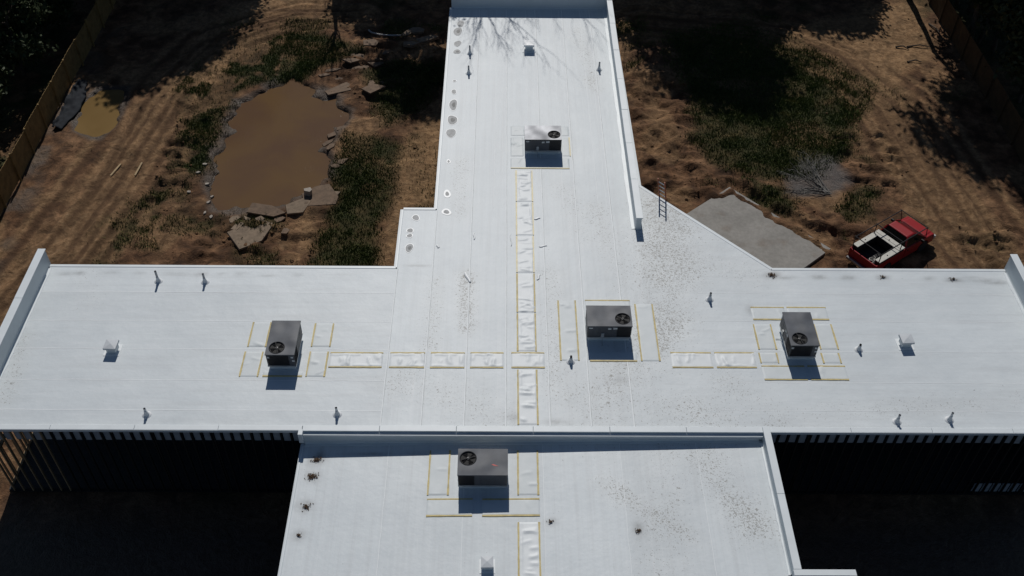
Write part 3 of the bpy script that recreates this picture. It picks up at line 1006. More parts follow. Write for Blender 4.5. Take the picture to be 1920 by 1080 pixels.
PADS = [(.64, 38.82, 1.52, 41.36, 'lr', 1), (.64, 36.29, 1.52, 38.78, 'lr', 1), (.64, 33.68, 1.50, 36.25, 'lr', .8), (.64, 31.11, 1.50, 33.64, 'lr', 1), (.64, 28.78, 1.50, 31.07, 'lr', 1.1), (.64, 24.80, 1.50, 27.76, 'lr', 1.1),
        (-7.49, 27.82, -5.16, 28.68, 'tb', 1), (-4.89, 27.82, -3.34, 28.69, 'tb', 1), (-3.13, 27.82, -1.61, 28.70, 'tb', 1), (-1.41, 27.83, .07, 28.71, 'tb', 1), (.37, 27.84, 1.85, 28.72, 'tb', .8),
        (7.32, 27.89, 9.13, 28.77, 'tb', .9), (9.24, 27.90, 11.01, 28.78, 'tb', .9),
        (-11.15, 28.96, -10.32, 30.45, 'lr', .2), (-11.20, 27.27, -10.38, 28.71, 'lr', .2), (-8.38, 28.98, -7.52, 30.40, 'lr', .4), (-8.38, 27.29, -7.55, 28.73, 'lr', .6), (-10.22, 27.30, -8.5, 27.62, 'b', .1),
        (2.51, 28.25, 3.35, 31.90, 'lr', .35), (6.02, 28.24, 6.86, 31.69, 'lr', .3), (3.75, 31.20, 5.85, 31.92, 't', .4), (3.78, 28.23, 5.87, 28.80, 'b', .1),
        (11.30, 30.73, 12.86, 31.53, 'tb', .4), (12.95, 30.74, 14.78, 31.54, 'tb', .2), (11.24, 28.94, 12.06, 30.47, 'lr', .3), (11.19, 28.16, 12.01, 28.78, 'lr', .1), (13.96, 28.96, 14.79, 30.49, 'lr', .2), (13.92, 28.16, 14.73, 28.78, 'lr', .1),
        (11.18, 27.23, 13.07, 28.03, 'tb', .2), (13.17, 27.24, 14.84, 28.04, 'tb', .2),
        (.38, 44.33, 1.20, 45.26, '', .5), (.37, 42.52, 1.10, 44.22, '', .5), (.37, 41.50, 3.51, 42.40, 'b', .35), (3.12, 42.55, 3.60, 44.22, 'r', .3), (3.0, 44.33, 3.6, 45.26, '', .3)]
LPADS = [(-2.93, 21.82, -2.08, 23.98, 'lr', .15), (.62, 21.80, 1.47, 23.95, 'lr', .25), (-2.93, 20.88, -1.11, 21.68, 'tb', .1), (-.77, 20.87, 1.50, 21.66, 'tb', .1), (.62, 17.2, 1.47, 20.62, 'lr', 1.0), (.62, 14.0, 1.47, 17.1, 'lr', 1.0)]
for k, p in enumerate(PADS):
    pad(*p[:4], edges=p[4], amp=p[5], seed=k, edge_mat='yellow_sheen' if (k < 3 or k > 29) else 'yellow')
for k, p in enumerate(LPADS):
    pad(*p[:4], edges=p[4], amp=p[5], seed=60 + k, low=True)

# ---- ponding marks at the roof's low edges: pale rim, grey grime inside
def mark(x, y, rx, ry, rim, mid=False, seed=0):
    rr = random.Random(seed)
    n = 18
    ph = [rr.uniform(0, 6.28) for _ in range(3)]
    def ring(s_, z):
        return [(x + rx * s_ * (1 + .10 * math.sin(2 * a + ph[0]) + .07 * math.sin(3 * a + ph[1])) * math.cos(a),
                 y + ry * s_ * (1 + .10 * math.sin(2 * a + ph[0]) + .07 * math.sin(3 * a + ph[1])) * math.sin(a), z) for a in [6.2832 * i / n for i in range(n)]]
    z = ROOF + .0095
    o = MB().add(ring(1.0 + rim * .75, z), [tuple(range(n))]).build('ponding_mark', 'ring_out', B)
    MB().add(ring(1.0, z + .003), [tuple(range(n))]).build('grime', 'ring_in', o)
    if mid:
        MB().add([(a + rx * .12, b, c_) for a, b, c_ in ring(.45, z + .006)], [tuple(range(n))]).build('dark_grime', 'ring_mid', o)
for k, m in enumerate([(-2.72, 55.9, .22, .35, .03, 0), (-2.86, 55.0, .24, .5, .03, 1), (-2.83, 53.6, .22, .3, .04, 0), (-2.83, 52.7, .2, .25, .04, 1), (-2.87, 49.58, .08, .1, .5, 0), (-2.86, 48.49, .14, .2, .25, 0),
                       (-2.85, 47.2, .24, .48, .14, 1), (-2.85, 45.75, .25, .45, .14, 1), (-2.87, 44.55, .24, .42, .12, 0), (-2.9, 42.05, .06, .11, 1.0, 0), (-2.86, 39.40, .10, .16, 1.2, 0), (-2.84, 38.0, .14, .15, .9, 0),
                       (-4.34, 37.55, .16, .2, .3, 0), (-4.56, 36.60, .13, .16, .4, 0), (-4.56, 36.22, .12, .13, .45, 0), (-4.52, 35.35, .18, .28, .2, 1)]):
    mark(*m, seed=k)

# ------------------------------------------------------------------ rooftop units
def make_unit(name, label, x, y, zroof, rz, top='unit_top', tagred=False):
    u = empty(name, (x, y, zroof), rz)
    tag(u, label, 'air conditioner', 'packaged air conditioning units on the roof')
    L, D, H0, H1 = 1.92, 1.20, .22, 1.03
    MB().span(-L / 2 + .06, -D / 2 + .06, -.02, L / 2 - .06, D / 2 - .06, H0).build('curb', 'parapet', u)
    MB().span(-L / 2 - .01, -D / 2 - .01, H0 + .001, L / 2 + .01, D / 2 + .01, H0 + .075).build('base_rail', 'galv', u, bevel=.008)
    # cabinet as side panels round an open fan well
    MB().span(-L / 2 + .01, -D / 2 + .01, H0 + .076, L / 2 - .01, D / 2 - .01, H1 - .035).build('cabinet', 'unit', u, bevel=.015)
    # access panels proud of the long sides
    for sy in (-1, 1):
        yy = sy * (D / 2 - .004)
        for (x0, x1) in ((-.92, -.48), (-.46, .06), (.08, .30)):
            MB().span(x0, yy - .006, H0 + .10, x1, yy + .006, H1 - .07).build('access_panel', 'unit', u, bevel=.006)
        p = MB().span(.33, yy - .004, H0 + .10, .93, yy + .004, H1 - .07).build('condenser_coil', 'coil', u)
        lv = MB()
        for k in range(9):
            lv.span(.34, yy - .014 , H0 + .13 + k * .07, .92, yy + .014, H0 + .145 + k * .07)
        lv.build('louver', 'unit_dark', p)
    # end faces: coil grille at the fan end, duct panel at the other
    p = MB().span(L / 2 - .008, -D / 2 + .06, H0 + .10, L / 2 + .002, D / 2 - .26, H1 - .07).build('condenser_coil', 'coil', u)
    lv = MB()
    for k in range(9):
        lv.span(L / 2 - .004, -D / 2 + .07, H0 + .13 + k * .07, L / 2 + .018, D / 2 - .27, H0 + .145 + k * .07)
    lv.build('louver', 'unit_dark', p)
    MB().span(L / 2 - .006, D / 2 - .24, H0 + .10, L / 2 + .006, D / 2 - .03, H1 - .07).build('access_panel', 'unit', u, bevel=.005)
    MB().span(-L / 2 - .006, -D / 2 + .05, H0 + .10, -L / 2 + .006, D / 2 - .05, H1 - .07).build('duct_panel', 'unit', u, bevel=.005)
    for (sx, sy, sz, w_, h_) in ((.0, -1, .62, .07, .05), (.24, -1, .64, .09, .05), (-.30, -1, .14, .06, .03), (-.82, -1, .66, .08, .03)):
        MB().span(sx - w_, sy * (D / 2 + .004) - .004, H0 + sz - h_, sx + w_, sy * (D / 2 + .004) + .004, H0 + sz + h_).build('sticker', 'sticker', u)
    for (yy, zz) in ((.50, .62), (.53, .40), (-.50, .62)):
        MB().span(L / 2 + .005, yy - .05, H0 + zz - .045, L / 2 + .014, yy + .05, H0 + zz + .045).build('sticker', 'sticker', u)
    MB().span(-.35, -D / 2 - .045, H0 + .12, -.22, -D / 2 - .002, H0 + .36).build('disconnect_box', 'galv', u, bevel=.006)
    MB().tube([(-.28, -D / 2 - .03, H0 + .12), (-.28, -D / 2 - .03, .03), (-.28, -D / 2 - .25, .03)], .014, 6).build('conduit', 'galv', u)
    # top panel: a plate with a round opening
    fx, fy, fr = .58, -.17, .31
    n = 40
    zt = H1
    def rectpt(a):
        c_, s_ = math.cos(a), math.sin(a)
        ts = []
        if c_ > 1e-6: ts.append((L / 2 + .02 - fx) / c_)
        if c_ < -1e-6: ts.append((-L / 2 - .02 - fx) / c_)
        if s_ > 1e-6: ts.append((D / 2 + .02 - fy) / s_)
        if s_ < -1e-6: ts.append((-D / 2 - .02 - fy) / s_)
        t_ = min(v for v in ts if v > 0)
        return fx + c_ * t_, fy + s_ * t_
    ang = sorted([2 * math.pi * i / n for i in range(n)] + [math.atan2(b - fy, a - fx) % (2 * math.pi) for a in (-L / 2 - .02, L / 2 + .02) for b in (-D / 2 - .02, D / 2 + .02)])
    m_ = len(ang)
    vs = []
    for a in ang: vs.append((fx + fr * math.cos(a), fy + fr * math.sin(a), zt))
    for a in ang: vs.append((*rectpt(a), zt))
    for a in ang: vs.append((*rectpt(a), zt - .05))
    for a in ang: vs.append((fx + fr * math.cos(a), fy + fr * math.sin(a), zt - .034))
    fs = []
    for i in range(m_):
        j = (i + 1) % m_
        fs += [(i, m_ + i, m_ + j, j), (m_ + i, 2 * m_ + i, 2 * m_ + j, m_ + j), (3 * m_ + i, i, j, 3 * m_ + j)]
    tp = MB().add(vs, fs).build('top_panel', top, u)
    # fan: ring, dark well, blades, hub, guard
    MB().lathe([(fr - .02, zt - .033), (fr + .0, zt + .012), (fr + .025, zt + .016), (fr + .03, zt + .003)], (fx, fy, 0), 36, False).build('fan_ring', 'unit_dark', u, smooth=True)
    f = empty('fan', (fx, fy, 0))
    f.parent = u
    MB().lathe([(0.001, zt - .0335), (fr - .004, zt - .033)], (0, 0, 0), 36, False).build('fan_well', 'black', f)
    for k in range(4):
        a = k * math.pi / 2 + .5
        vs = []
        for r_, wd in ((.07, .25), (.18, .36), (.28, .40)):
            for s_, dz in ((-1, -.012), (1, .008)):
                vs.append((r_ * math.cos(a + s_ * wd), r_ * math.sin(a + s_ * wd), zt - .018 + dz * .6))
        MB().add(vs, [(0, 2, 3, 1), (2, 4, 5, 3)]).build('blade', 'coil_dark', f)
    MB().lathe([(.06, zt - .02), (.06, zt + .004), (.02, zt + .012)], (0, 0, 0), 14).build('hub', 'guard', f)
    gd = MB()
    gd.box((0, 0, zt + .014), (2 * fr, .03, .008), rz=2.6 if rz == 0 else .3)
    for r_ in (.12, .21):
        pts = [(r_ * math.cos(a), r_ * math.sin(a), zt + .013) for a in [2 * math.pi * i / 28 for i in range(29)]]
        gd.tube(pts, .0016, 4, cap=False)
    gd.build('guard', 'unit_dark', f)
    if tagred:
        MB().add([(-.35 + .02, .12, zt + .004), (-.42, .10, zt + .004), (-.62, .20, zt + .004), (-.44, .19, zt + .004)], [(3, 2, 1, 0)]).build('red_tag', 'red_tag', u)
    return u
make_unit('rooftop_unit', 'bright silver-topped air conditioning unit on the far narrow wing', 2.10, 43.27, ROOF, 0, 'unit_top_silver')
make_unit('rooftop_unit', 'dark grey air conditioning unit nearest the long central walkway strip, with its shadow below', 4.67, 29.98, ROOF, 0)
make_unit('rooftop_unit', 'dark grey air conditioning unit turned end-on, on the left wing', -9.38, 28.62, ROOF, R(-90))
make_unit('rooftop_unit', 'dark grey air conditioning unit turned end-on, on the right wing', 12.95, 29.28, ROOF, R(-90))
make_unit('rooftop_unit', 'grey air conditioning unit on the lower front roof, fan at its left', -.74, 22.68, zlow(-.74), R(180), tagred=True)

# ------------------------------------------------------------------ roof vents and pipes
def make_vent(label, x, y, z, rz=0, mat='vent', sc=1.0):
    v = empty('roof_vent', (x, y, z), rz)
    v.scale = (sc, sc, sc)
    tag(v, label, 'roof vent', 'square capped exhaust vents on the roof')
    MB().span(-.34, -.34, -.01, .34, .34, .014).build('base_flange', 'seam', v)
    MB().span(-.20, -.20, .0, .20, .20, .30).build('curb', 'parapet', v)
    MB().add([(-.27, -.27, .30), (.27, -.27, .30), (.27, .27, .30), (-.27, .27, .30), (-.27, -.27, .40), (.27, -.27, .40), (.27, .27, .40), (-.27, .27, .40), (0, 0, .44)],
             [(3, 2, 1, 0), (0, 1, 5, 4), (1, 2, 6, 5), (2, 3, 7, 6), (3, 0, 4, 7), (4, 5, 8), (5, 6, 8), (6, 7, 8), (7, 4, 8)]).build('cap', mat, v)
make_vent('square white pyramid-capped vent at the left end of the long wing', -16.92, 28.75, ROOF, R(-2))
make_vent('square white pyramid-capped vent at the right end of the long wing', 17.76, 29.30, ROOF, R(3))
make_vent('square white capped vent on the lower front roof', -.52, 18.75, zlow(-.5), R(1), 'vent', .85)
make_vent('bright square capped vent near the tip of the far narrow wing', 1.52, 53.05, ROOF, 0, 'ring_out', 1.15)
def make_pipe(label, x, y, h, tilt=0.0, dark=False, z=ROOF):
    v = empty('vent_pipe', (x, y, z), 0)
    tag(v, label, 'vent pipe', 'vent pipes on the roof')
    MB().lathe([(.20, -.005), (.19, .012), (.13, .02), (.115, .06), (.075, .16), (.062, .26), (.06, .30)], n=16).build('boot', 'boot', v, smooth=True)
    MB().lathe([(.066, .255), (.066, .275)], n=14).build('clamp_ring', 'galv', v)
    p = MB().lathe([(.05, .02), (.05, h)], n=14, cap=False).build('pipe', 'boot' if 'white' in label else ('pipe' if not dark else 'unit_dark'), v, smooth=True)
    MB().lathe([(.001, h - .03), (.049, h - .03)], n=14, cap=False).build('opening', 'black', p)
for a in [('grey vent pipe by the back edge of the left wing, the taller of two', -15.99, 32.99, .66), ('grey vent pipe by the back edge of the left wing, the shorter of two', -13.82, 32.95, .54),
          ('white vent pipe near the front edge of the left wing', -14.58, 25.25, .42), ('white vent pipe just left of the lower roof, by the front edge', -6.78, 25.30, .46),
          ('dark vent pipe on the far wing, the farther of two at the left', -2.05, 52.48, .55), ('dark vent pipe on the far wing, the nearer of two at the left', -2.06, 50.36, .52),
          ('dark vent pipe on the far wing beside the long right parapet', 5.63, 50.85, .52), ('grey vent pipe standing in the scuffed area below the diagonal roof edge', 9.51, 31.98, .45),
          ('short black-topped vent pipe between the right air conditioner and square vent', 15.65, 28.97, .36), ('white vent pipe by the front edge of the right wing, the left of two', 16.26, 25.05, .46),
          ('white vent pipe by the front edge of the right wing, the right of two', 18.46, 25.15, .48), ('short dark vent pipe left of the central air conditioner', 2.96, 28.20, .38)]:
    make_pipe(*a, dark=('short' in a[0] and 'er of' not in a[0]))

# scraps left on the roof
rs = random.Random(12)
def scrap(label, x, y, ln, w_, rz):
    mb = MB()
    vs, fs = [], []
    n = 9
    for i in range(n):
        a = i / (n - 1) - .5
        zz = .02 + .05 * math.sin(a * 5 + 1) ** 2
        vs += [(a * ln, -w_ / 2 * (1 - a * a * 2.4) + .04 * math.sin(a * 5), .004), (a * ln, .04 * math.sin(a * 5), .010 + zz * .15), (a * ln, w_ / 2 * (1 - a * a * 2.4) + .04 * math.sin(a * 5), .004)]
    for i in range(n - 1):
        for k in range(2):
            fs.append((3 * i + k, 3 * i + 3 + k, 3 * i + 4 + k, 3 * i + 1 + k))
    o = mb.add(vs, fs).build('membrane_scrap', 'ring_out', None, (x, y, ROOF + .012), rz, smooth=True)
    m_ = o.modifiers.new('thick', 'SOLIDIFY')
    m_.thickness = .006
    tag(o, label, 'scrap', 'membrane scraps left on the roof')
scrap('curled white membrane scrap left of the central strip, the largest', -1.64, 33.36, .75, .2, R(105))
scrap('thin white membrane scrap near the inner corner of the roof', -1.41, 36.21, .5, .09, R(85))
scrap('thin curved white scrap beside the central walkway strip', .39, 35.96, .9, .06, R(88))
scrap('small white scrap right of the central strip, nearer one', 1.68, 33.39, .4, .12, R(60))
scrap('small square white scrap right of the central strip, farther one', 1.70, 37.54, .32, .14, R(5))
scrap('tiny white scrap beside the left inner corner', -3.14, 35.47, .22, .14, R(80))
scrap('small white scrap between two seams right of the strip', 1.94, 35.52, .4, .1, R(3))

def litter(label, x, y, r_, n, zf):
    rr = random.Random(int(x * 100 + y))
    mb = MB()
    for _ in range(n):
        a, d = rr.uniform(0, 6.28), r_ * abs(rr.gauss(0, .38))
        lx, ly = x + d * math.cos(a), y + d * math.sin(a) * .7
        s_ = rr.uniform(.018, .05)
        zz = zf(lx) + .014 + rr.uniform(0, .05) * max(0, 1 - d / r_)
        b = rr.uniform(0, 6.28)
        mb.add([(lx + s_ * math.cos(b), ly + s_ * math.sin(b), zz + rr.uniform(0, .03)), (lx - s_ * .5 * math.sin(b), ly + s_ * .5 * math.cos(b), zz), (lx - s_ * math.cos(b), ly - s_ * math.sin(b), zz + rr.uniform(0, .03)), (lx + s_ * .5 * math.sin(b), ly - s_ * .5 * math.cos(b), zz)], [(0, 1, 2, 3)])
    o = mb.build('leaf_pile', 'leaflitter')
    tag(o, label, 'leaf pile', 'small drifts of dead leaves on the roof', 'stuff')
mf = lambda x: ROOF
litter('brown leaf drift where the diagonal roof edge meets the back edge', 12.65, 33.60, .38, 130, mf)
litter('leaf drift on the right wing by the back edge, above the air conditioner', 17.9, 33.5, .2, 40, mf)
litter('leaf drift at the far right of the back edge', 21.2, 33.4, .25, 40, mf)
litter('dark leaf drift in the shade at the lower roof corner', -7.45, 23.55, .34, 90, zlow)
litter('brown leaf drift just out of the shade on the lower roof edge', -7.55, 22.75, .36, 130, zlow)
litter('brown leaf drift along the left edge of the lower roof', -7.6, 21.35, .28, 70, zlow)
litter('small leaf drift nearest the camera on the lower roof edge', -7.7, 20.1, .2, 30, zlow)
litter('leaf drift beside the lower walkway strip', 1.9, 20.6, .22, 30, zlow)
litter('brown leaf drift on the right of the lower roof', 5.2, 20.2, .26, 40, zlow)

# ------------------------------------------------------------------ yard things
# fences
def fence(label, x, y0, y1, face, fm='fence'):
    f = empty('wood_fence', (x, y0, 0))
    tag(f, label, 'fence')
    n = int((y1 - y0) / 2.44)
    pmb = MB()
    rr = random.Random(5)
    for k in range(17):
        a = .02 + k * .1415
        pmb.span(-.01 + rr.uniform(-.004, .004), a, .04 + rr.uniform(-.02, .02), .01 + rr.uniform(-.004, .004), a + .136, 1.83 + rr.uniform(-.02, .02))
    for z in (.35, .95, 1.55):
        pmb.span(face * .012, .0, z - .045, face * .05, 2.44, z + .045)
    p0 = pmb.build('fence_panel', fm, f, (0, 0, 0))
    q0 = MB().span(-.05, -.05, -.2, .05, .05, 1.92).build('fence_post', fm, f, (-face * .07, 0, 0))
    for k in range(1, n):
        inst(p0, 'fence_panel', f, (rr.uniform(-.02, .02), k * 2.44, gz(x, y0 + k * 2.44) * .5 + rr.uniform(-.03, .03)))
        inst(q0, 'fence_post', f, (-face * .07, k * 2.44, rr.uniform(-.02, .05)))
    return f
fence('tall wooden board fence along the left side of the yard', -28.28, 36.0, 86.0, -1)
fence('tall shaded wooden board fence along the right side of the yard', 31.45, 40.0, 86.0, 1, 'fence_shaded')

# concrete pad
pm = MB().prism([(10.17, 42.77), (13.24, 45.39), (18.0, 40.14), (14.9, 37.5), (12.0, 36.0), (10.5, 39.0)][::-1], -.15, .14)
pad_o = pm.build('concrete_pad', 'conc', bevel=.015)
struct(pad_o)

# rubble slabs
def slab(label, x, y, a, b, rz, th=.10, mat='rubble', lift=.05, tilt=.08, group=None, name='broken_slab'):
    rr = random.Random(int(x * 37 + y * 91))
    n = rr.choice([4, 5, 5, 6])
    a, b = a * 1.3, b * 1.3
    pts = []
    for i in range(n):
        t_ = 2 * math.pi * (i + rr.uniform(-.28, .28)) / n
        q = 1 / max(abs(math.cos(t_)), abs(math.sin(t_))) ** .7
        pts.append((a / 2 * math.cos(t_) * q * rr.uniform(.75, 1.05), b / 2 * math.sin(t_) * q * rr.uniform(.75, 1.05)))
    z = max(gz(x, y), -.2) + lift
    o = MB().prism(pts, -th, 0, .97).build(name, mat, None, (x, y, z), rz, bevel=.01)
    o.rotation_euler = (rr.uniform(-tilt, tilt), rr.uniform(-tilt, tilt), rz)
    tag(o, label, 'rubble', group)
G_UP = 'broken slabs heaped beyond the pond'
G_LO = 'broken slabs on the near shore of the pond'
G_RT = 'broken pieces on the right shore of the pond'
for (x, y, a, b, r_) in [(-9.2, 60.5, 1.1, .8, 20), (-10.1, 59.4, 1.0, .6, 10), (-10.2, 58.3, 1.1, .55, -5), (-8.6, 58.4, .9, .8, 40), (-9.8, 57.6, .8, .4, 20), (-8.8, 55.7, .7, .5, 50), (-7.9, 56.1, .6, .4, 0),
                         (-11.4, 57.5, 1.1, .25, 12), (-10.9, 56.6, .9, .3, 24), (-9.4, 57.9, .7, .5, 70), (-9.7, 58.9, .7, .5, 110), (-8.0, 59.3, .5, .35, 30), (-11.9, 56.9, .7, .3, 20)]:
    slab('tan broken slab in the heap at the far right corner of the pond', x, y, a, b, R(r_), group=G_UP)
slab('long flat tan slab jutting into the pond at its far right corner', -10.4, 55.5, 2.3, .85, R(38), th=.12, lift=.12)
slab('brown broken slab right of the pond, beside the long flat one', -8.4, 55.0, 1.5, 1.0, R(15), lift=.10)
for (x, y, a, b, r_, lb) in [(-6.8, 62.0, .8, .4, 40, 'small pale rock at the right end of the bent plastic pipe'), (-6.2, 62.4, 1.1, .55, 8, 'pale blocky rock just right of the bent plastic pipe, the farthest'), (-6.4, 60.4, 1.0, .5, 10, 'pale rock below the bent pipe, nearest of the four pale rocks'), (-5.4, 61.2, 1.6, .5, 25, 'long pale rock closest to the far wing wall')]:
    slab(lb, x, y, a, b, R(r_), th=.2, mat='rubble_pale', lift=.15, group='pale rocks near the far wing')
slab('large broad slab at the near left shore of the pond', -13.9, 41.1, 2.2, 1.5, R(35), mat='rubble_pale', lift=.24)
slab('long thin slab tilted at the near edge of the pond', -13.4, 43.1, 2.3, .8, R(-10), lift=.16)
slab('squarish brown slab at the near right corner of the pond', -10.4, 44.4, 1.9, 1.7, R(4), lift=.12, tilt=.03)
slab('pale slab at the near right corner of the pond, left of the squarish one', -11.7, 43.5, 1.4, 1.1, R(20), mat='rubble_pale', lift=.10)
slab('white chunk standing up at the near right pond corner', -11.2, 44.5, .40, .35, R(15), th=.55, mat='rubble_white', lift=.5)
for (x, y, a, b, r_) in [(-11.4, 43.9, .5, .4, 0), (-14.8, 41.7, .8, .6, 30), (-15.1, 42.3, .6, .4, 60), (-13.6, 42.3, .5, .35, 10), (-14.4, 42.4, .7, .3, -50), (-12.6, 42.5, .6, .4, 15), (-12.1, 41.4, .5, .4, 70), (-9.8, 44.6, .7, .4, 30)]:
    slab('small broken piece among the slabs on the near shore', x, y, a, b, R(r_), group=G_LO, mat=random.Random(int(x * 10)).choice(['rubble', 'rubble_pale']), lift=.10)
for (x, y, a, b, r_) in [(-10.5, 50.6, .9, .3, 40), (-10.1, 51.1, .8, .3, 30), (-10.8, 49.8, .8, .28, 50), (-10.5, 49.1, .7, .35, 60), (-9.6, 47.7, .8, .5, 35), (-10.0, 47.2, .5, .3, 0)]:
    slab('broken piece strewn along the right shore of the pond', x, y, a, b, R(r_), group=G_RT, mat='rubble', lift=.06)
for (x, y) in [(-17.5, 46.3), (-17.7, 45.5), (-17.3, 44.4), (-17.3, 43.6), (-17.6, 47.6), (-16.6, 42.6), (-16.1, 42.2), (-18.1, 44.9)]:
    slab('small pale stone on the left shore of the pond', x + .5 * math.sin(x * 50), y + .4 * math.sin(y * 31), .24, .16, R(x * 40), th=.12, mat='rubble_white', lift=.07, group='small stones on the left shore')

# plastic pipe, sheet, lumber
tag(MB().tube([(-9.5, 62.3, .16), (-9.3, 62.05, .14), (-8.7, 61.8, .12), (-8.0, 61.7, .12), (-7.2, 61.7, .12)], .055, 8).build('plastic_pipe', 'white_pipe', smooth=True), 'bent pale plastic pipe lying at the edge of the far shade', 'pipe')
nu, nv = 14, 40
U, V = np.meshgrid(np.linspace(0, 1, nu), np.linspace(0, 1, nv), indexing='ij')
X = -27.85 + U * (.5 + .5 * np.sin(V * 3.1)) + .15 * (fbm(U * 3, V * 9, 1, 2, 3) - .5)
Y = 50.6 + V * 5.3
Z = .05 + .5 * (1 - U) * np.clip(fbm(U * 4, V * 14, 1, 3, 9), 0, 1) + .05
ix = np.arange(nu * nv).reshape(nu, nv)
q = np.stack([ix[:-1, :-1], ix[1:, :-1], ix[1:, 1:], ix[:-1, 1:]], -1).reshape(-1, 4)
me = grid_mesh('plastic_sheet', np.stack([X, Y, Z], -1).reshape(-1, 3), q)
me.materials.append(MAT['tarp'])
o = bpy.data.objects.new('plastic_sheet', me)
COL.objects.link(o)
o.modifiers.new('thick', 'SOLIDIFY').thickness = .01
tag(o, 'crumpled dark plastic sheet against the foot of the left fence', 'plastic sheet')
for (a, b, lab) in (((-23.1, 46.2), (-22.8, 47.3), 'short board on the dirt track, the left of two'), ((-21.7, 46.3), (-21.6, 47.5), 'short board on the dirt track, the right of two')):
    mb = MB().box((0, 0, 0), (math.hypot(b[0] - a[0], b[1] - a[1]), .1, .05))
    o = mb.build('loose_board', 'wood', None, ((a[0] + b[0]) / 2, (a[1] + b[1]) / 2, gz(*a) + .09), math.atan2(b[1] - a[1], b[0] - a[0]))
    tag(o, lab, 'board', 'short boards on the dirt track')
for (a, b, lab) in (((27.3, 61.0), (28.1, 60.6), 'short dark fallen branch on the sand beside the right fence, the nearest left one'), ((28.1, 61.0), (29.7, 61.0), 'long bowed fallen branch on the sand beside the right fence'),
                    ((30.5, 64.0), (30.9, 62.0), 'fallen branch close to the foot of the right fence'), ((27.5, 58.9), (28.5, 59.0), 'short fallen branch at the edge of the tree shade')):
    m_ = ((a[0] + b[0]) / 2 + .1, (a[1] + b[1]) / 2 + .15)
    o = MB().tube([(a[0], a[1], gz(*a) + .06), (m_[0], m_[1], gz(*m_) + .16), (b[0], b[1], gz(*b) + .06)], .07, 6, .03).build('fallen_branch', 'bark')
    tag(o, lab, 'branch', 'fallen branches on the sand')

# dead brush
def twigs(mb, p, d, ln, r_, depth, rr, droop=0.0, spread=.55):
    n = 3
    pts = [p]
    for i in range(n):
        d = (d + Vector((rr.uniform(-1, 1), rr.uniform(-1, 1), rr.uniform(-1, 1))) * .16 + Vector((0, 0, -droop))).normalized()
        pts.append(pts[-1] + d * ln / n)
    mb.tube(pts, r_, 4 if depth < 3 else 6, r_ * .6, cap=False)
    if depth <= 0:
        return
    for k in range(rr.choice([2, 3, 3])):
        a = pts[rr.choice([1, 2, 3, 3])]
        nd = (d + Vector((rr.uniform(-1, 1), rr.uniform(-1, 1), rr.uniform(-.7, 1))) * spread).normalized()
        twigs(mb, a, nd, ln * rr.uniform(.55, .8), r_ * .58, depth - 1, rr, droop, spread)
bp = empty('brush_pile', (18.9, 44.9, gz(18.9, 44.9)))
tag(bp, 'pale dead brush lying on the ash-grey ground beyond the concrete pad', 'brush')
rr = random.Random(3)
for k in range(6):
    mb = MB()
    a = R(95 + k * 16)
    for _ in range(2):
        twigs(mb, Vector((rr.uniform(-.2, .2), rr.uniform(-.2, .2), .1)), Vector((math.cos(a), math.sin(a), .12)), 1.35, .030, 3, rr, .03)
    mb.build('branch', 'dead', bp)

# ------------------------------------------------------------------ ladder against the diagonal roof edge
ld = empty('ladder', (8.09, 39.13, 0))
ed = Vector((12.71 - 6.98, 33.95 - 40.08, 0)).normalized()
inn = Vector((-ed.y, ed.x, 0))
if inn.y > 0:
    inn = -inn                                   # towards the roof
lean = .25
tag(ld, 'orange ladder leaning on the diagonal roof edge, its top above the roof', 'ladder')
ld.location = (8.09, 39.13, 0)
ax = (inn * lean + Vector((0, 0, 1))).normalized()
foot = -inn * (lean * (ROOF + .04)) - inn * .05
topl = 1.30 * math.sqrt(1 + lean * lean)
Lt = (ROOF + .04) * math.sqrt(1 + lean * lean) + topl
for s_ in (-1, 1):
    a = foot + ed * .215 * s_
    MB().tube([a, a + ax * Lt], .036, 4).build('rail', 'orange', ld)
k = 0.3
while k < Lt - .05:
    a = foot + ax * k
    MB().tube([a - ed * .21, a + ed * .21], .026, 6).build('rung', 'galv', ld)
    k += .305

# ------------------------------------------------------------------ pickup truck
TK = empty('pickup_truck', (19.31 + .817 * 2.2, 38.56 + .577 * 2.2, gz(21, 40) - .02), math.atan2(.577, .817))
tag(TK, 'small red pickup with pale toolboxes and black ladder rack parked beside concrete pad', 'pickup truck')
def tp(mb, name, mat, **kw):
    return mb.build(name, mat, TK, **kw)
W = .90
def profile(mb, pts, y0, y1, inset=0.0):
    """extrude a side outline (x,z) across the width"""
    n = len(pts)
    vs = [(x, y0, z) for x, z in pts] + [(x, y1, z) for x, z in pts]
    fs = [tuple(range(n)), tuple(range(2 * n - 1, n - 1, -1))] + [(i, n + i, n + (i + 1) % n, (i + 1) % n) for i in range(n)]
    return mb.add(vs, [f_[::-1] for f_ in fs])
# x: tailgate -2.5 ... nose 2.45
def arch(cx, r_, n=8):
    return [(cx + r_ * math.cos(a), .36 + r_ * math.sin(a)) for a in [math.pi * i / n for i in range(n, -1, -1)]]
mb = MB()
profile(mb, [(2.42, .36), (2.42, .80), (2.30, .96), (1.62, 1.02), (1.50, 1.03), (-.10, 1.11), (-.16, .42)] + arch(1.55, .43) [::1], -W, W)
body = tp(mb, 'body', 'red', bevel=.04)
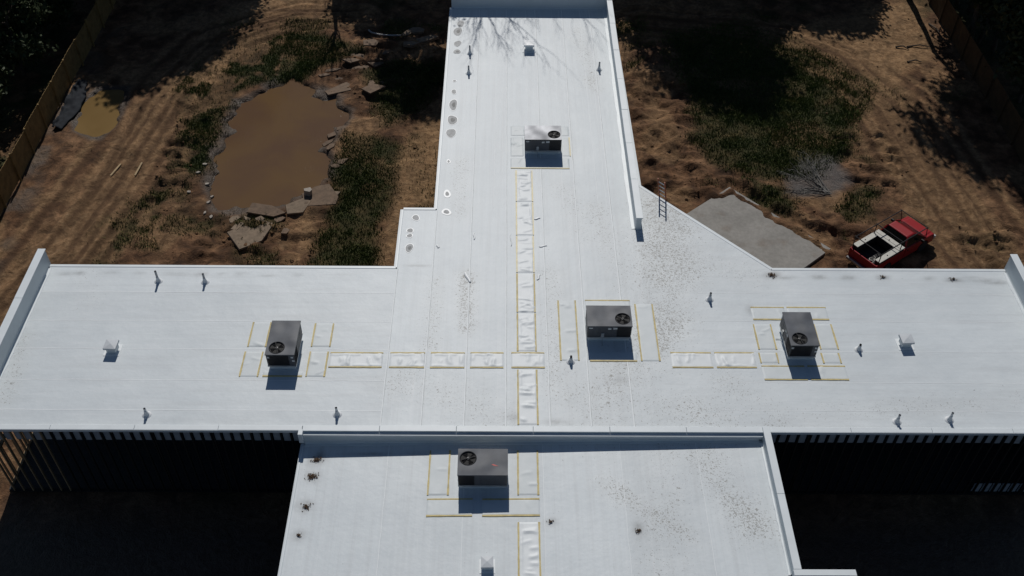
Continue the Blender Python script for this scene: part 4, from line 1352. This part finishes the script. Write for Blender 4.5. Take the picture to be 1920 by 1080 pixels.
# cab: lower roof panel carried on pillars, glass between
roof_z = 1.66
mb = MB().add([(-.15, -.84, 1.10), (1.60, -.84, 1.03), (1.60, .84, 1.03), (-.15, .84, 1.10), (.08, -.64, roof_z - .04), (.68, -.64, roof_z - .05), (.68, .64, roof_z - .05), (.08, .64, roof_z - .04)],
              [(3, 2, 1, 0), (4, 5, 6, 7), (0, 1, 5, 4), (1, 2, 6, 5), (2, 3, 7, 6), (3, 0, 4, 7)])
tp(mb, 'glasshouse', 'glass')
tp(MB().add([(.05, -.67, roof_z - .05), (.72, -.67, roof_z - .06), (.72, .67, roof_z - .06), (.05, .67, roof_z - .05), (.10, -.59, roof_z), (.64, -.59, roof_z - .01), (.64, .59, roof_z - .01), (.10, .59, roof_z)],
            [(3, 2, 1, 0), (4, 5, 6, 7), (0, 1, 5, 4), (1, 2, 6, 5), (2, 3, 7, 6), (3, 0, 4, 7)]), 'cab_roof', 'red', bevel=.03)
for s_ in (-1, 1):
    tp(MB().tube([(1.60, .85 * s_, 1.04), (.70, .65 * s_, roof_z - .04)], .035, 5), 'pillar', 'red')
    tp(MB().tube([(-.15, .85 * s_, 1.10), (.07, .65 * s_, roof_z - .04)], .05, 5), 'pillar', 'red')
    d_ = tp(MB().span(-.10, s_ * W - .006, .48, .98, s_ * W + .008, 1.06), 'door', 'red', bevel=.01)
    MB().span(.02, s_ * (W + .012) - .012, .88, .16, s_ * (W + .012) + .012, .92).build('handle', 'rack', d_)
    tp(MB().box((1.08, s_ * 1.02, 1.16), (.10, .20, .16)), 'mirror', 'rack', bevel=.03)
    tp(MB().span(2.30, s_ * .82 - .16, .68, 2.435, s_ * .76 + .10, .84), 'headlight', 'lamp', bevel=.02)
    tp(MB().span(-2.515, s_ * .84 - .06, .66, -2.46, s_ * .84 + .06, 1.02), 'tail_light', 'tail', bevel=.01)
    # bed sides with arch
    mb = MB()
    profile(mb, [(-2.5, .44), (-2.5, 1.12), (-.18, 1.12), (-.18, .44)] + [(x, z) for x, z in arch(-1.45, .43)[::-1]], s_ * W - .07 * (s_ > 0), s_ * W + .07 * (s_ < 0))
    tp(mb, 'bed_side', 'red', bevel=.015)
    tp(MB().lathe([(.41, -.30), (.41, .0)], n=20, cap=True), 'wheel_well', 'black', loc=(1.55, s_ * .60, .36)).rotation_euler = (R(90 * s_), 0, 0)
hd = tp(MB().add([(1.62, -.76, 1.025), (2.32, -.72, .96), (2.32, .72, .96), (1.62, .76, 1.025), (1.65, -.70, 1.05), (2.26, -.64, .99), (2.26, .64, .99), (1.65, .70, 1.05)],
                 [(3, 2, 1, 0), (4, 5, 6, 7), (0, 1, 5, 4), (1, 2, 6, 5), (2, 3, 7, 6), (3, 0, 4, 7)]), 'hood', 'red', bevel=.02)
MB().tube([(1.58, -.70, 1.07), (1.42, -.1, 1.17)], .010, 4).build('wiper', 'rack', hd)
tp(MB().span(-2.5, -.84, .44, -2.44, .84, 1.10), 'tailgate', 'red', bevel=.015)
tp(MB().span(-2.44, -.83, .58, -.18, .83, .64), 'bed_floor', 'bedliner')
tp(MB().span(-.24, -.83, .44, -.181, .83, 1.12), 'bed_front', 'bedliner')
tp(MB().span(-2.68, -.86, .46, -2.52, .86, .62), 'rear_bumper', 'chrome', bevel=.03)
tp(MB().span(2.40, -.88, .40, 2.56, .88, .60), 'front_bumper', 'chrome', bevel=.04)
tp(MB().span(2.405, -.55, .66, 2.44, .55, .82), 'grille', 'rack', bevel=.01)
for (x0, y0, x1, y1) in ((-.70, -.88, -.28, .88), (-2.30, .60, -.76, .89), (-2.30, -.89, -.76, -.60)):
    bx = tp(MB().span(x0, y0, .80, x1, y1, 1.24), 'toolbox', 'bedliner', bevel=.01)
    MB().span(x0 - .015, y0 - .015, 1.242, x1 + .015, y1 + .015, 1.285).build('lid', 'alu', bx, bevel=.012)
    MB().box(((x0 + x1) / 2, (y0 + y1) / 2, 1.296), (.06, .05, .015)).build('latch', 'rack', bx)
    if x1 > -.5:
        MB().span(x0 + .14, y0, 1.286, x0 + .16, y1, 1.29).build('hinge', 'rack', bx)
wl = MB().lathe([(.20, -.11), (.33, -.12), (.36, -.08), (.36, .08), (.33, .12), (.20, .11)], n=24).mesh('tyre', True)
rm = MB().lathe([(.001, -.06), (.10, -.075), (.20, -.10), (.20, .10), (.10, .075), (.001, .06)], n=16).mesh('rim', True)
wl.materials.append(MAT['rubber'])
rm.materials.append(MAT['rim'])
for x in (1.55, -1.45):
    for s_ in (-1, 1):
        w_ = bpy.data.objects.new('wheel', None)
        COL.objects.link(w_)
        w_.parent = TK
        w_.location = (x, s_ * .80, .36)
        w_.rotation_euler = (R(90), 0, 0)
        for nm, me in (('tyre', wl), ('rim', rm)):
            o = bpy.data.objects.new(nm, me)
            COL.objects.link(o)
            o.parent = w_
rk = empty('ladder_rack', (0, 0, 0))
rk.parent = TK
RZK = 1.86
for s_ in (-1, 1):
    MB().tube([(-2.40, .86 * s_, RZK), (1.35, .86 * s_, RZK)], .028, 6).build('side_bar', 'rack', rk)
    for x in (-2.36, -.66):
        MB().tube([(x, .86 * s_, 1.12), (x, .86 * s_, RZK)], .026, 6).build('upright', 'rack', rk)
    MB().tube([(1.35, .86 * s_, RZK), (1.62, .84 * s_, 1.06)], .022, 6).build('upright', 'rack', rk)
for x in (-2.38, -.66, 1.33):
    MB().tube([(x, -.92, RZK + .02), (x, .92, RZK + .02)], .026, 6).build('cross_bar', 'rack', rk)
hz = MB()
pts = [(-2.05 + .16 * math.cos(a), -.28 + .13 * math.sin(a), .70 + .012 * i) for i, a in enumerate([k * .45 for k in range(30)])]
hz.tube(pts, .018, 5)
tag(hz.build('hose_coil', 'alu', None, TK.location, TK.rotation_euler.z, smooth=True), 'pale coil of hose lying in the bed of the red pickup', 'hose')

# ------------------------------------------------------------------ vegetation
# grass: one mass of blades
rr = np.random.default_rng(11)
pts = []
def scatter(n, x0, x1, y0, y1):
    x = rr.uniform(x0, x1, n)
    y = rr.uniform(y0, y1, n)
    e = edge_noise(x, y)
    m = np.zeros(n)
    for p in GRASS:
        m = np.maximum(m, sm(.5, -.7, polydist(x, y, p) + e * .55))
    m = np.maximum(m, .35 * sm(.60, .74, fbm(x, y, 3.5, 4, 21)))
    s_ = np.zeros(n)
    for p in SAND:
        s_ = np.maximum(s_, sm(.7, -.7, polydist(x, y, p) + e * .4))
    m = m * (1 - .85 * s_)
    m = m * (polydist(x, y, POND) > -.1) * (polydist(x, y, [(10.1, 42.8), (13.2, 45.45), (18.05, 40.1), (14.9, 37.4)]) > .1)
    m = m * np.where(x < -15, .06 + 1.0 * sm(.42, .58, fbm(x, y, 1.3, 3, 77)), .38 + .8 * sm(.36, .56, fbm(x, y, 1.3, 3, 77)))
    k = rr.random(n) < m
    return x[k], y[k]
bx, by = [], []
for (n, a, b, c_, d) in ((230000, -22, -3.6, 36, 64), (230000, 7.2, 26, 41, 65), (9000, -28, -22, 36, 66), (9000, 25, 31, 40, 66)):
    x, y = scatter(n, a, b, c_, d)
    bx.append(x)
    by.append(y)
bx = np.concatenate(bx)
by = np.concatenate(by)
n = len(bx)
bz = height(bx, by)
hh = rr.uniform(.05, .18, n) * (.6 + .9 * vnoise(bx, by, 1.7, 90))
aa = rr.uniform(0, 6.283, n)
wd = rr.uniform(.012, .035, n)
lx, ly = rr.normal(0, .45, n) * hh, rr.normal(0, .45, n) * hh
P0 = np.stack([bx - wd * np.cos(aa), by - wd * np.sin(aa), bz - .02], -1)
P1 = np.stack([bx + wd * np.cos(aa), by + wd * np.sin(aa), bz - .02], -1)
P2 = np.stack([bx + lx, by + ly, bz + hh], -1)
co = np.stack([P0, P1, P2], 1).reshape(-1, 3)
me = grid_mesh('grass', co, np.arange(3 * n).reshape(-1, 3), False)
me.materials.append(MAT['grass'])
o = bpy.data.objects.new('grass', me)
COL.objects.link(o)
tag(o, 'patchy rough green grass and weeds on the bare yard soil', 'grass', kind='stuff')

# clods and stones lying on the churned soil: too many to count
cn = 3600
x = rr.uniform(-27, 31, cn)
y = rr.uniform(35, 66, cn)
m = np.zeros(cn)
for p in ROUGH:
    m = np.maximum(m, sm(.8, -.6, polydist(x, y, p)))
k = (rr.random(cn) < .06 + m * .9) & (polydist(x, y, POND) > .3) & (polydist(x, y, [(-5.3, 33), (-5.3, 38.6), (-3.7, 38.6), (-3.7, 59), (7.2, 59), (7.2, 40.3), (13, 34.3), (13, 33)]) > .3)
x, y = x[k], y[k]
z = height(x, y)
cv, cf = [], []
octa = np.array([(1, 0, 0), (0, 1, 0), (-1, 0, 0), (0, -1, 0), (0, 0, .7), (0, 0, -.6)])
of = [(0, 1, 4), (1, 2, 4), (2, 3, 4), (3, 0, 4), (1, 0, 5), (2, 1, 5), (3, 2, 5), (0, 3, 5)]
for i in range(len(x)):
    s_ = .035 + .09 * rr.random() ** 3
    a = rr.uniform(0, 6.28)
    v = octa * (s_ * rr.uniform(.6, 1.3, (6, 3)))
    c_, s2_ = math.cos(a), math.sin(a)
    v = np.stack([v[:, 0] * c_ - v[:, 1] * s2_, v[:, 0] * s2_ + v[:, 1] * c_, v[:, 2]], -1) + (x[i], y[i], z[i] + s_ * .2)
    cf += [tuple(q + 6 * i for q in f_) for f_ in of]
    cv.append(v)
me = grid_mesh('soil_clods', np.concatenate(cv), np.array(cf), False)
me.materials.append(MAT['soil'])
ca = me.color_attributes.new('mask', 'FLOAT_COLOR', 'POINT')
ca.data.foreach_set('color', np.tile(np.array([0, .45, 0, 0], np.float32), len(me.vertices)))
o = bpy.data.objects.new('soil_clods', me)
COL.objects.link(o)
tag(o, 'clods and stones strewn over the churned yard soil', 'soil clods', kind='stuff')

# trees
def limb(mb, p, d, ln, r_, depth, rr, ends, up=.12, spread=.6, kids=(2, 3)):
    pts = [p]
    n = 4
    for i in range(n):
        d = (d + Vector((rr.uniform(-1, 1), rr.uniform(-1, 1), rr.uniform(-1, 1))) * .13 + Vector((0, 0, up * .3))).normalized()
        pts.append(pts[-1] + d * ln / n)
    mb.tube(pts, r_, 8 if depth > 2 else 5, r_ * .55, cap=False)
    ends.append((pts[-1], depth))
    if depth <= 0:
        return
    for k in range(rr.choice(kids)):
        a = pts[rr.choice([2, 3, 4])]
        nd = (d + Vector((rr.uniform(-1, 1), rr.uniform(-1, 1), rr.uniform(-.35, .7))) * spread).normalized()
        limb(mb, a, nd, ln * rr.uniform(.55, .82), r_ * .55, depth - 1, rr, ends, up, spread, kids)
def make_tree(name, label, cat, x, y, h, crown_r, seed, mat='leaf', base=.3, clumps=46, leaves=190, group=None, ls=.20):
    rr = random.Random(seed)
    t_ = empty(name, (x, y, gz(x, y) - .05))
    tag(t_, label, cat, group)
    mb = MB()
    ends = []
    n = 7
    pts = [Vector((0, 0, 0))]
    for i in range(n):
        pts.append(pts[-1] + Vector((rr.uniform(-.05, .05) * h / n * 2, rr.uniform(-.05, .05) * h / n * 2, h * .86 / n)))
    mb.tube(pts, h * .010 + .05, 9, .04, cap=False)
    for i in range(10):
        a = rr.uniform(base, .95)
        f_ = a * n
        k = min(int(f_), n - 1)
        p = pts[k].lerp(pts[k + 1], f_ - k)
        b = rr.uniform(0, 6.28)
        limb(mb, p, Vector((math.cos(b), math.sin(b), .55)).normalized(), crown_r * .6 * (1.2 - a * .6), h * .007 + .02, 1, rr, ends)
    mb.build('trunk', 'bark', t_, smooth=True)
    # crown: clumps of leaf-sized faces through the volume
    npr = np.random.default_rng(seed)
    vs = []
    zc = h * (1 + base) / 2
    hz_ = h * (1 - base) / 2
    for _ in range(clumps):
        while True:
            q = npr.uniform(-1, 1, 3)
            if .25 < np.linalg.norm(q) < 1:
                break
        taper = 1.0 - .35 * max(q[2], 0)
        c_ = np.array([q[0] * crown_r * taper, q[1] * crown_r * taper, zc + q[2] * hz_])
        cr = crown_r * npr.uniform(.22, .42)
        pp = npr.normal(0, .45, (leaves, 3)) * cr * np.array([1, 1, .7]) + c_
        a = npr.normal(0, 1, (leaves, 3))
        a /= np.linalg.norm(a, axis=1)[:, None]
        b = np.cross(a, npr.normal(0, 1, (leaves, 3)))
        b /= np.linalg.norm(b, axis=1)[:, None]
        s_ = npr.uniform(.6, 1.3, (leaves, 1)) * ls
        quad = np.stack([pp + a * s_, pp + b * s_ * .55, pp - a * s_, pp - b * s_ * .55], 1)
        vs.append(quad.reshape(-1, 3))
    co_ = np.concatenate(vs)
    me = grid_mesh('crown', co_, np.arange(len(co_)).reshape(-1, 4), False)
    me.materials.append(MAT[mat])
    o = bpy.data.objects.new('crown', me)
    COL.objects.link(o)
    o.parent = t_
    return t_
def put_tree(src, x, y, rz, s_, label, group):
    c_ = copy_tree(src)
    c_.location = (x, y, gz(x, y) - .05)
    c_.rotation_euler = (0, 0, rz)
    c_.scale = s_ if isinstance(s_, tuple) else (s_, s_, s_)
    c_['label'] = label
    c_['group'] = group
    return c_
GF = 'tall trees beyond the far end of the yard'
LF = 'tall leafy tree beyond the far end of the yard, known by its shadow'
TA = make_tree('leafy_tree', LF, 'tree', -25.5, 74.0, 18.0, 4.4, 1, 'leaf', .2, 84, 230, GF, .24)
TB = make_tree('leafy_tree', LF, 'tree', -6.8, 75.0, 12.0, 3.8, 2, 'leaf2', .1, 66, 220, GF, .22)
TD = make_tree('leafy_tree', LF, 'tree', 30.1, 68.4, 21.5, 4.8, 8, 'leaf', .58, 50, 240, GF, .24)
for (s, x, y, rz, sc) in ((TB, -30.0, 72, 2, 1.1), (TA, -22.6, 75.5, 1.0, .9), (TA, 14.0, 72.6, 2.2, 1.06), (TB, 9.6, 73.5, .6, 1.0), (TA, 22.3, 79.5, 3.0, .9), (TB, 17.5, 74.5, 4.0, .95), (TB, 24.2, 74.5, 5.0, .9),
                          (TB, -9.5, 74.0, 1.3, .95), (TD, -5.9, 71.6, 4.2, (.58, .8, .85)), (TB, -5.0, 72.0, 2.2, .8), (TB, -27.0, 70.5, 3.1, 1.1), (TB, 20.8, 75.5, 1.1, .9)):
    put_tree(s, x, y, rz, sc, LF, GF)
GR = 'trees outside the right fence'
LR = 'dark leafy tree just outside the right fence, shading the sand track'
for (s, x, y, rz, sc) in ((TA, 33.5, 67.0, .3, .80), (TB, 34.0, 60.5, 1.8, .95), (TA, 33.2, 61.5, 2.8, .72), (TB, 33.6, 54.5, .9, .9), (TA, 37.5, 57.0, 5.1, .7), (TA, 35.5, 64.5, 4.4, .95), (TA, 38.5, 69.0, 1.4, 1.0), (TB, 36.0, 72.0, 2.4, 1.2), (TD, 32.6, 61.5, 1.2, .85), (TD, 34.2, 66.0, 3.2, .95)):
    put_tree(s, x, y, rz, sc, LR, GR)
GL = 'trees outside the left fence'
TC = make_tree('leafy_tree', 'low dark leafy tree crowding outside the left fence', 'tree', -31.6, 56.5, 7.0, 2.6, 5, 'leaf', .08, 40, 190, GL, .16)
for (x, y, rz, sc) in ((-34.5, 60.5, 1, 1.1), (-31.9, 62.0, 2, .95), (-36.0, 55.5, 3, 1.15), (-32.4, 51.0, 4, .85), (-34.8, 48.0, 5, 1.0), (-38.5, 64.0, .5, 1.3), (-32.2, 67.0, 1.5, 1.1), (-31.4, 46.0, 2.6, .7)):
    put_tree(TC, x, y, rz, sc, 'low dark leafy tree crowding outside the left fence', GL)
for (s, x, y, rz, sc) in ((TA, -33.5, 72.5, 2.0, 1.0), (TA, -36.5, 66.0, 3.3, .75), (TB, -34.0, 69.5, 5.0, 1.2)):
    put_tree(s, x, y, rz, sc, 'tall dark tree standing behind the low ones outside the left fence', GL)
# bare trees beyond the far wing: their twigs fall as shadow on the roof
def bare(x, y, h, seed, label):
    rr = random.Random(seed)
    t_ = empty('bare_tree', (x, y, -.05))
    tag(t_, label, 'tree', 'bare trees beyond the far wing')
    mb, ends = MB(), []
    pts = [Vector((0, 0, 0))]
    n = 6
    for i in range(n):
        pts.append(pts[-1] + Vector((rr.uniform(-.15, .15), rr.uniform(-.15, .15), h * .62 / n)))
    mb.tube(pts, .24, 10, .10, cap=False)
    mb.build('trunk', 'bark', t_, smooth=True)
    mb = MB()
    for k in range(9):
        i = rr.choice([3, 4, 5, 6, 6])
        b = k * 2.4
        limb(mb, pts[i], Vector((math.cos(b) * .5, math.sin(b) * .5, 1)).normalized(), h * rr.uniform(.16, .24), .055, 3, rr, ends, .5, .55, (2, 3, 3))
    mb.build('crown', 'bark', t_)
bare(-1.6, 69.0, 20.5, 4, 'tall bare tree beyond the far wing, its twigs shadowing the roof')
bare(2.2, 71.5, 20.0, 9, 'bare tree beyond the far wing, right of the taller one')
bare(-12.7, 68.8, 12.0, 15, 'slim bare tree beyond the dirt road at the top of the yard')
bare(9.0, 70.0, 15.0, 21, 'bare tree beyond the yard right of the far wing')
